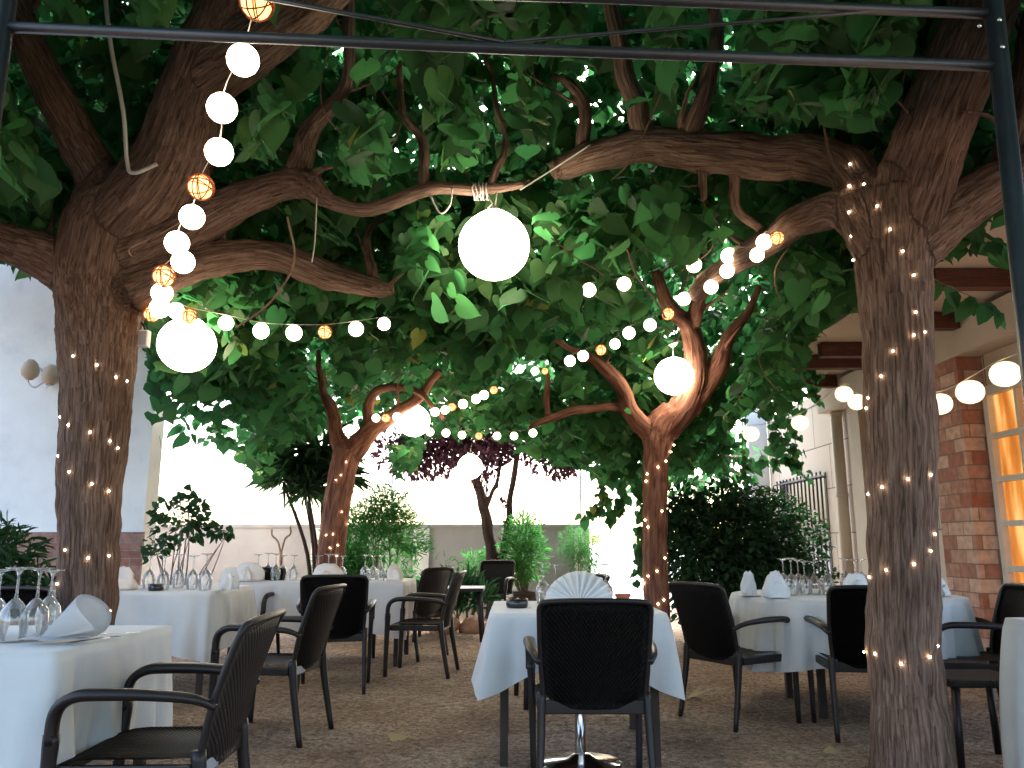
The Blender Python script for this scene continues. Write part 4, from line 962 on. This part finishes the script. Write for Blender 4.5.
def petal(bm, w_, h, lean, rz, open_=.5, tip=.0):
    """one standing fold of cloth: a half cone sheet with a rounded top"""
    g = []; n = 9; lv = 7; vs = []
    for j in range(lv):
        t = j / (lv - 1); row = []
        for i in range(n):
            s = 2 * i / (n - 1) - 1; ww = w_ * (1 - .22 * t ** 2 + .10 * math.sin(3.1 * t)) ; a = s * R(80)
            z = h * t * (1 - .34 * abs(s) ** 3 * t) + .006 * math.sin(14 * s + w_ * 90) * t ; r = ww
            v = bm.verts.new((r * math.sin(a), -r * math.cos(a) * open_ + lean * t + .006 * math.sin(9 * s + 5 * t), z)); row.append(v); vs.append(v)
        g.append(row)
    for j in range(lv - 1):
        for i in range(n - 1): bm.faces.new((g[j][i], g[j][i + 1], g[j + 1][i + 1], g[j + 1][i]))
    bmesh.ops.transform(bm, matrix=Matrix.Rotation(rz, 4, 'Z'), verts=vs)
def napkin(x, y, petals, label, m=None, flat=.07):
    bm = bmesh.new()
    for q in petals: petal(bm, *q)
    bmesh.ops.create_grid(bm, x_segments=8, y_segments=8, size=flat, matrix=T(0, 0, .006))
    for v in bm.verts: v.co += Vector((noise.noise(v.co * 14 + Vector((x, y, 0))), noise.noise(v.co * 14 + Vector((5, y, x))), 0)) * .008; v.co.z = max(v.co.z, .002)
    bmesh.ops.solidify(bm, geom=bm.faces[:], thickness=.0035)
    o = obj('napkin', bm, m or M['napkin'], None, True); o.location = (x, y, .7545); tag(o, label, 'napkin', 'folded cloth napkins'); return o
def xof(px, Y): return (px - 512) / F * (Y / ray(px, 600).y)
# fan napkin on centre table
def fan(x, y, r, label):
    bm = bmesh.new(); n = 49; g = []
    for i in range(n):
        a = R(4 + 172 * i / (n - 1)); pl = (1 if (i // 2) % 2 else -1); row = []
        for t in np.linspace(.04, 1, 8):
            rr = r * t * (1 + .04 * math.sin(a * 2)); row.append(bm.verts.new((rr * math.cos(a), pl * .022 * t + .015 * t, rr * math.sin(a) * .93)))
        g.append(row)
    for a, b_ in zip(g, g[1:]):
        for k in range(7): bm.faces.new((a[k], a[k + 1], b_[k + 1], b_[k]))
    box(bm, -.05, .05, .03, .07, 0, .03, .004)
    bmesh.ops.solidify(bm, geom=bm.faces[:], thickness=.003)
    o = obj('napkin', bm, M['napkin'], None, True); o.location = (x, y, .753); o.rotation_euler = (R(-8), 0, R(6)); tag(o, label, 'napkin', 'folded cloth napkins')
fan(.385, 4.75, .205, 'large pleated fan-shaped napkin on the centre table')
# rolled cone napkin on the nearest left table
def cone_napkin(loc, rz):
    bm = bmesh.new(); n = 26; lv = 12; g = []
    for j in range(lv):
        t = j / (lv - 1); row = []; ax = Vector((-.02 + .16 * t, 0, .012 + .075 * t)); r = .008 + .066 * t
        for i in range(n):
            a = R(-115 + 330 * i / (n - 1)); row.append(bm.verts.new(ax + Vector((-.3 * r * math.sin(a) + (.03 * math.cos(a * 1.5) * t), r * (1 + .12 * i / n) * math.cos(a), r * .95 * math.sin(a)))))
        g.append(row)
    for j in range(lv - 1):
        for i in range(n - 1): bm.faces.new((g[j][i], g[j][i + 1], g[j + 1][i + 1], g[j + 1][i]))
    for v in bm.verts: v.co.z = max(v.co.z, .004)
    g2 = []
    for j in range(8):
        row = []
        for i in range(8):
            x = -.075 + .21 * i / 7; y = -.085 + .16 * j / 7; row.append(bm.verts.new((x, y, .006 + .012 * (1 + noise.noise(Vector((x * 12, y * 12, 2)))))))
        g2.append(row)
    for j in range(7):
        for i in range(7): bm.faces.new((g2[j][i], g2[j][i + 1], g2[j + 1][i + 1], g2[j + 1][i]))
    bmesh.ops.solidify(bm, geom=bm.faces[:], thickness=.003)
    o = obj('napkin', bm, M['napkin'], None, True); o.location = loc; o.rotation_euler = (0, 0, rz); o.scale = (1.05,) * 3
    tag(o, 'white napkin rolled into an open cone on the nearest left table', 'napkin', 'folded cloth napkins')
cone_napkin((xof(52, 2.95), 2.95, .755), R(8))
napkin(xof(122, 6.3), 6.3, [(.09, .17, .03, R(-20), .6), (.10, .09, .0, R(30), .7)], 'cream peaked napkin just right of the left tree trunk', M['napkin_cream'], .1)
napkin(xof(228, 6.2), 6.2, [(.07, .17, .02, R(10), .5), (.08, .13, .02, R(-55), .5), (.08, .10, .0, R(60), .6)], 'white peaked napkin on the right corner of the table behind the trunk')
napkin(xof(248, 7.75), 7.75, [(.14, .17, .02, 0, .5), (.12, .14, .03, R(80), .5), (.12, .12, .0, R(-60), .6)], 'wide cream napkin at the left end of the long table', M['napkin_cream'], .12)
napkin(xof(327, 7.7), 7.7, [(.14, .16, .02, R(0), .5), (.12, .11, .02, R(70), .5), (.12, .10, .02, R(-70), .5)], 'wide cream napkin in the middle of the long table', M['napkin_cream'], .13)
napkin(xof(394, 7.75), 7.75, [(.08, .15, .02, R(30), .5), (.08, .11, .0, R(-40), .5)], 'small rounded napkin at the right end of the long table', M['napkin_cream'])
napkin(xof(749, 5.55), 5.55, [(.05, .16, -.02, R(-10), .5), (.05, .09, .0, R(50), .5)], 'narrow upright napkin at the left edge of the round table')
napkin(xof(776, 5.35), 5.35, [(.08, .15, .03, R(-35), .5), (.08, .17, .02, R(35), .5), (.09, .10, 0, 0, .6)], 'double-peaked napkin in front of the glasses on the round table')
napkin(xof(857, 5.5), 5.5, [(.09, .15, .02, R(0), .5), (.09, .11, .0, R(60), .5)], 'rounded white napkin touching the left side of the right trunk')
napkin(xof(938, 5.5), 5.5, [(.10, .13, .04, R(20), .6), (.10, .08, .0, R(80), .6)], 'napkin on the round table showing right of the trunk')
# ashtrays, candle bowl, cutlery
def ashtray(x, y, r, label):
    bm = bmesh.new(); lathe(bm, [(0, 0), (r * .92, 0), (r, .01), (r, .046), (r * .9, .048), (r * .86, .014), (0, .012)], 28); o = obj('ashtray', bm, M['ashtray'], None, True); o.location = (x, y, .7535); tag(o, label, 'ashtray', 'black ashtrays')
ashtray(xof(155, 6.15), 6.15, .055, 'black ashtray in front of the five upturned glasses')
ashtray(xof(517, 4.55), 4.55, .06, 'black ashtray on the left side of the centre table')
bm = bmesh.new(); lathe(bm, [(0, 0), (.034, 0), (.042, .04), (.048, .042), (.048, .055), (.042, .055), (.036, .02), (0, .015)], 24)
o = obj('clay_bowl', bm, M['terracotta'], None, True); o.location = (xof(623, 4.85), 4.85, .7535); tag(o, 'small red clay bowl on the right side of the centre table', 'bowl')
def cutlery(kind, x, y, rz, label):
    bm = bmesh.new()
    if kind == 'knife':
        sweep(bm, [(0, -.11, .004), (0, -.01, .005)], [.006, .005], 8, .6); box(bm, -.007, .007, -.01, .10, .003, .005, .0008)
    else:
        sweep(bm, [(0, -.11, .003), (0, .03, .006)], [.006, .0035], 8, .6); box(bm, -.011, .011, .03, .055, .004, .006, .0008)
        for k in range(4): box(bm, -.0105 + k * .006, -.0075 + k * .006, .055, .10, .004, .006)
    o = obj(kind, bm, M['silver']); o.location = (x, y, .755); o.rotation_euler = (0, 0, rz); tag(o, label, kind)
cutlery('fork', xof(96, 3.0), 3.02, R(-25), 'steel fork lying right of the cone napkin')
cutlery('knife', xof(108, 3.15), 3.2, R(-60), 'steel knife lying near the table edge beyond the fork')

# ------------------------------------------------------------------ lanterns
def globe(px, py, r, d, Y, label, i):
    c = at(px, py, Y); rr = rad(2 * r, px, py, Y)
    root = empty('globe_lantern', c, label=label, cat='lantern', group='large white globe lanterns')
    bm = bmesh.new(); bmesh.ops.create_uvsphere(bm, u_segments=36, v_segments=24, radius=rr)
    for v in bm.verts:
        v.co.z *= .97
        if i != 2 and v.co.z > 0: v.co.z *= 1.0 + .14 * max(0, 1 - math.hypot(v.co.x, v.co.y) / (rr * .6))
    obj('globe', bm, M['globe'], root, True)
    bm = bmesh.new()
    if i == 2: lathe(bm, [(0, rr * 1.85), (rr * .38, rr * 1.85), (rr * .12, rr * 1.55), (0, rr * 1.55)], 18); sweep(bm, [(0, 0, rr * .9), (0, 0, rr * 1.6)], .006, 6)
    else: lathe(bm, [(rr * .30, rr * .98), (rr * .12, rr * 1.14), (rr * .05, rr * 1.2), (0, rr * 1.21)], 16); sweep(bm, [(0, 0, rr), (.02, 0, rr + .16)], .004, 6)
    obj('hanger', bm, M['white_enamel'] if i == 2 else M['cable'], root, True)
GL = ['largest white globe lantern, hanging from the pale branch in the middle', 'white globe lantern hanging beside the left tree trunk', 'white globe lantern with a cone cap in front of the slim forked tree', 'white globe lantern amid the string of balls over the long table', 'smallest globe lantern, in front of the purple-leaved tree']
for i, q in enumerate(GLOBES): globe(*q, GL[i], i)
def uvs(r, seg=16):
    bm = bmesh.new(); bmesh.ops.create_uvsphere(bm, u_segments=seg, v_segments=seg * 2 // 3, radius=r); return bm
mb = bpy.data.meshes.new('ball'); b0 = uvs(.05); b0.to_mesh(mb); b0.free(); mb.materials.append(M['ball']); mb.polygons.foreach_set('use_smooth', [True] * len(mb.polygons))
mo = bpy.data.meshes.new('cane_ball'); b0 = uvs(.046); b0.to_mesh(mo); b0.free(); mo.materials.append(M['ball_orange']); mo.polygons.foreach_set('use_smooth', [True] * len(mo.polygons))
# woven cane shell round the orange ones
bmc = bmesh.new(); rn = random.Random(3)
for k in range(11):
    ax = Vector((rn.gauss(0, 1), rn.gauss(0, 1), rn.gauss(0, 1))).normalized(); e1 = ax.orthogonal().normalized(); e2 = ax.cross(e1)
    pts = [(e1 * math.cos(a) + e2 * math.sin(a)) * .05 for a in np.linspace(0, 2 * math.pi, 25)]; sweep(bmc, pts, .0024, 4, cap=False)
mcane = bpy.data.meshes.new('cane_shell'); bmc.to_mesh(mcane); bmc.free(); mcane.materials.append(M['cane'])
def string(balls, label, d=.1, cable_m='cable_dark', yfun=None, extra=None):
    pos = []
    for (a, b_, r, o_) in balls:
        Y = yfun(a, b_, r) if yfun else depth_of(r, d) * ray(a, b_).y; pos.append((at(a, b_, Y), o_, r))
    root = empty('string_lights', pos[0][0], label=label, cat='string lights', group='strings of small ball lanterns'); lo = Vector(root.location)
    bm = bmesh.new(); cp = [p + Vector((0, 0, .055)) for p, _, _ in pos]
    if extra: cp = [at(*e) for e in extra[0]] + cp + [at(*e) for e in extra[1]]
    sweep(bm, [p - lo for p in catmull(cp, 4)], .002, 5); obj('cable', bm, M[cable_m], root)
    for p, o_, r in pos:
        me = mo if o_ else mb; o = bpy.data.objects.new('ball_lantern', me); COL.objects.link(o); o.parent = root; o.location = p - lo
        if yfun: s = rad(2 * r, *[float(q) for q in proj(np.array([list(p)]))[0:2] for q in q], p.y) / .05; o.scale = (s, s, s)
        if o_:
            o['label'] = 'orange cane ball lantern'
            c = bpy.data.objects.new('cane_shell', mcane); COL.objects.link(c); c.parent = o
    return root
string(BALLS1, 'string of white and orange balls falling from the top left to the left globe', cable_m='cable', extra=([(262, -60, 2.3)], [(410, 318, 6.4)]))
string(BALLS2, 'string of balls running down from the right limb to the slim forked tree', extra=([(800, 215, 4.0)], [(505, 365, 9.2)]), yfun=lambda a, b_, r: 4.25 + (777 - a) / 257 * 3.7)
string(BALLS3, 'short string with two white balls under the middle of the canopy', extra=([(660, 262, 6.0)], [(565, 285, 6.0)]), yfun=lambda a, b_, r: 5.8)
string(BALLS4, 'string of tiny balls rising right from the fourth globe lantern', yfun=lambda a, b_, r: 8.9, extra=([(510, 380, 8.8)], [(366, 416, 9.3)]))
string(BALLS5, 'lower string of tiny balls right of the fourth globe lantern', yfun=lambda a, b_, r: 9.1, extra=([(560, 418, 8.3)], [(380, 430, 9.3)]))
# paper lanterns along the right building
pos = []
for a, b_, r in PAPER:
    Y = {1005: 5.7, 970: 6.2, 940: 6.6, 886: 7.6, 857: 8.3, 844: 8.6, 800: 9.0, 751: 9.2}[a]; pos.append((at(a, b_, Y), rad(2 * r, a, b_, Y)))
root = empty('paper_lantern_string', pos[0][0], label='string of pale yellow paper lanterns along the right-hand building', cat='string lights'); lo = Vector(root.location)
bm = bmesh.new(); cp = [at(1090, 330, 4.8)] + [p + Vector((0, 0, r + .01)) for p, r in pos] + [at(690, 415, 9.2)]; sweep(bm, [p - lo for p in catmull(cp, 5)], .004, 5); obj('cable', bm, M['cable'], root)
for p, r in pos:
    bm = bmesh.new(); prof_ = []
    for k in range(41):
        a = math.pi * k / 40; rr = r * (abs(math.sin(a)) ** .8) * (1 + .018 * math.cos(a * 24)); prof_.append((max(rr, r * .22 if 0 < k < 40 else r * .2), -r * .88 * math.cos(a)))
    lathe(bm, prof_, 24); o = obj('paper_lantern', bm, M['paper'], root, True); o.location = p - lo

# fairy lights on trunks: each LED sits on the bark
def fairy(key, groups, label, off=.006, r=.0065):
    root_t, bvh = TREES[key]; hits = []
    for gl in groups:
        row = []
        for a, b_ in gl:
            d = ray(a, b_).normalized(); best = None
            h = bvh.ray_cast(Vector((0, 0, HC)), d, 40)
            if h[0] is None:   # just past the trunk edge: hang it beside the bark
                for dx in (2, -2, 4, -4, 7, -7, 11, -11, 16, -16, 22, -22, 30, -30):
                    h = bvh.ray_cast(Vector((0, 0, HC)), ray(a + dx, b_).normalized(), 40)
                    if h[0] is not None: break
                if h[0] is None: continue
                t = h[0].y / ray(a, b_).y; p = Vector((0, 0, HC)) + ray(a, b_) * (t * 1.0)
            else: p = h[0] - d * off
            row.append(p)
        hits.append(row)
    first = hits[0][0]; root = empty('fairy_lights', first, label=label, cat='fairy lights', group='fairy lights wound round the tree trunks'); lo = Vector(first)
    bm = bmesh.new()
    for row in hits:
        if len(row) > 1: sweep(bm, [p - lo for p in catmull(row, 3)] if len(row) > 2 else [p - lo for p in row], .0012, 4)
    obj('wire', bm, M['cable_dark'], root)
    bms = bmesh.new(); bmesh.ops.create_icosphere(bms, subdivisions=2, radius=r); me = bpy.data.meshes.new('bulb'); bms.to_mesh(me); bms.free(); me.materials.append(M['led'])
    for row in hits:
        for p in row:
            o = bpy.data.objects.new('bulb', me); COL.objects.link(o); o.parent = root; o.location = p - lo
fairy('left', [[(73, 356), (97, 365), (116, 377), (127, 381)], [(60, 417), (68, 425), (90, 432), (110, 441), (118, 448)], [(58, 456), (69, 472), (92, 484), (109, 491)], [(65, 550), (88, 558), (109, 556)], [(57, 584), (80, 600), (110, 611)]], 'fairy lights wound round the thick left tree trunk', r=.0055)
fairy('right', [[(850, 164), (849, 186), (849, 212), (851, 236), (853, 260)], [(864, 184), (877, 206), (890, 229), (903, 251), (914, 275), (916, 312), (893, 351), (881, 376), (868, 398), (866, 408)],
                [(925, 332), (914, 335)], [(868, 494), (882, 487), (908, 479), (931, 475)], [(935, 534), (931, 551), (914, 564), (886, 570), (869, 577)], [(864, 652), (875, 654), (901, 664), (930, 657), (938, 646)]], 'fairy lights wound round the thick right tree trunk', r=.0048)
fairy('middle', [[(674, 445), (671, 452), (666, 461), (658, 467), (647, 474), (646, 481)], [(662, 511), (645, 520), (648, 527)], [(665, 558), (657, 571), (648, 576), (643, 583)], [(664, 600), (658, 604)]], 'fairy lights on the slim tree behind the centre table', r=.0075)
fairy('back', [[(346, 462), (341, 475), (336, 480)], [(352, 502), (342, 512)], [(348, 524), (333, 534), (338, 545), (326, 535)], [(337, 556), (330, 548)]], 'fairy lights on the leaning tree behind the long table', off=.01, r=.006)

# ------------------------------------------------------------------ steel frame overhead
fr = empty('steel_frame', (1.3, 2.0, 0), label='dark steel pergola frame crossing the top of the view, post at right', cat='pergola frame')
def F_(name, pts, r, seg=12, power=2.0, m='steel'):
    bm = bmesh.new(); sweep(bm, [Vector(p) - Vector(fr.location) for p in pts], r, seg, 1, power); return obj(name, bm, M[m], fr, True)
pr = at(995, 20, 2.0); F_('post', [(1.292, 2.0, 0), (pr.x + .003, 2.0, pr.z + .14)], .0255, 16)
pl = at(5, 30, 1.95); F_('post', [(pl.x - .0, 1.95, 0), (pl.x, 1.95, pl.z + .2)], .02, 16)
F_('rail', [at(8, 27, 1.95), at(512, 49, 1.98), at(992, 66, 2.0)], .0155)
F_('rail', [at(-60, -22, 1.95), at(600, -2, 1.98), at(992, 14, 2.0)], .015)
F_('brace', [at(230, -8, 1.955), at(504, 42, 1.975)], .0065, 8)
F_('brace', [at(504, 42, 1.975), at(770, 20, 1.985), at(930, 6, 1.995)], .005, 8)
for (a, b_) in ((999, 20), (1002, 47), (979, 26)):
    bm = bmesh.new(); lathe(bm, [(0, 0), (.006, 0), (.006, .004), (0, .006)], 10, Matrix.Rotation(R(90), 4, 'X')); o = obj('bolt', bm, M['chrome'], fr, True); o.location = at(a, b_, 1.97) - Vector(fr.location)
# loose cables
def loose(label, pts, r, m):
    P_ = [at(*p) for p in pts]; bm = bmesh.new(); sweep(bm, [p - P_[0] for p in catmull(P_, 6)], r, 7); o = obj('cable', bm, M[m], None, True); o.location = P_[0]; tag(o, label, 'cable')
loose('thick pale cable hanging from the top left onto the tree fork', CABLE_TL, .012, 'cable')
loose('pale cord looped under the pale branch beside the largest globe', [(430, 195, 4.42), (440, 213, 4.42), (450, 205, 4.42), (452, 188, 4.42)], .005, 'cable')
loose('thin pale cord slanting from the centre limb', [(520, 190, 4.7), (555, 168, 4.7), (590, 145, 4.6)], .005, 'cable')
loose('long thin cord hanging left of the branch with the largest globe', [(317, 198, 4.5), (315, 240, 4.5), (312, 262, 4.5)], .004, 'cable')
loose('thin hanging tendril in the middle of the canopy', [(600, 165, 5.0), (608, 205, 5.0), (590, 240, 5.0), (565, 262, 5.0)], .004, 'twig')
# cord wound round the pale branch, small floodlight by the left trunk
c_ = at(480, 191, 4.5); bm = bmesh.new(); rn = random.Random(5); pts = []
for k in range(61):
    a = k / 60 * 2 * math.pi * 5; pts.append(Vector((-.05 + .1 * k / 60 + rn.uniform(-.006, .006), math.cos(a) * .05, math.sin(a) * .05 - .004)))
pts += [Vector((.06, -.03, -.06)), Vector((.075, -.04, -.10)), Vector((.05, -.04, -.13))]
sweep(bm, pts, .0045, 5); o = obj('cord', bm, M['cable'], None, True); o.location = c_; tag(o, 'pale cord wound in coils round the pale branch above the largest globe', 'cord')
fl = empty('floodlight', at(144, 338, 4.95), label='small unlit floodlight fixed at the right side of the left tree fork', cat='floodlight')
bm = bmesh.new(); box(bm, -.03, .03, -.02, .03, -.06, .05, .006); obj('housing', bm, M['white_enamel'], fl)
bm = bmesh.new(); box(bm, -.024, .024, -.023, -.0205, -.05, .04); obj('lens', bm, M['sheen_lens_grey'], fl)
bm = bmesh.new(); sweep(bm, catmull([(0, .01, .05), (-.03, .02, .10), (-.10, .0, .13)], 4), .007, 6); obj('bracket', bm, M['black_metal'], fl, True)
nl = 420; ys = 2.6 + 7.5 * rng.random(nl); xs = (rng.random(nl) * 2 - 1) * ys * .62
az = rng.random(nl) * 6.283; DD = np.stack([np.cos(az), np.sin(az), rng.normal(0, .15, nl)], 1); PP = np.stack([xs, ys, [gz(a, b_) + .012 for a, b_ in zip(xs, ys)]], 1)
tag(leaves_mesh('leaf_litter', PP, DD, np.tile([0, 0, 1.], (nl, 1)) + rng.normal(0, .2, (nl, 3)), .012 + .03 * rng.random(nl) ** 2, 'oval', M['leaf_fall'], None), 'tiny dry scraps of leaves strewn over the gravel', 'leaf litter', kind='stuff')
# fallen leaves on the gravel
V0, T0 = leaf_template('heart'); rn = random.Random(11)
me = np_mesh('fallen_leaf', V0 * np.array([1, 1, -.5]), T0, np.full(len(V0), .8)); me.materials.append(M['leaf_fall'])
me2 = np_mesh('fallen_leaf', V0 * np.array([.8, 1, -.9]), T0, np.full(len(V0), .1)); me2.materials.append(M['leaf_fall'])
FL = [(405, 755, 'large tan leaf on the gravel at the very bottom, left of the centre table'), (462, 667, 'tan leaf nearest the hanging left corner of the centre tablecloth'), (470, 650, 'tan leaf beyond the one by the centre tablecloth corner'),
      (440, 640, 'tan leaf on the gravel right of the side-on chair at the long table'), (300, 640, 'tan leaf on the gravel under the left long table'), (495, 631, 'tan leaf on the gravel near the low dark table'),
      (610, 720, 'tan leaf under the centre table beside the chrome foot'), (690, 700, 'tan leaf between the centre table and the turned chair'), (245, 700, 'tan leaf beneath the second chair of the left row'),
      (390, 742, 'small tan leaf just above the large one at the bottom'), (830, 757, 'tan leaf at the foot of the right tree trunk'), (480, 710, 'single tan leaf in the open gravel left of the centre chair')]
for k, (a, b_, lb) in enumerate(FL):
    d = ray(a, b_); t_ = -HC / d.z; x, y = d.x * t_, d.y * t_
    o = bpy.data.objects.new('fallen_leaf', me if rn.random() < .6 else me2); COL.objects.link(o); s = rn.uniform(.06, .11); o.scale = (s, s, s); o.location = (x, y, gz(x, y) + .016); o.rotation_euler = (rn.uniform(-.3, .3), rn.uniform(-.3, .3), rn.uniform(0, 6))
    tag(o, lb, 'leaf', 'fallen leaves on the gravel')
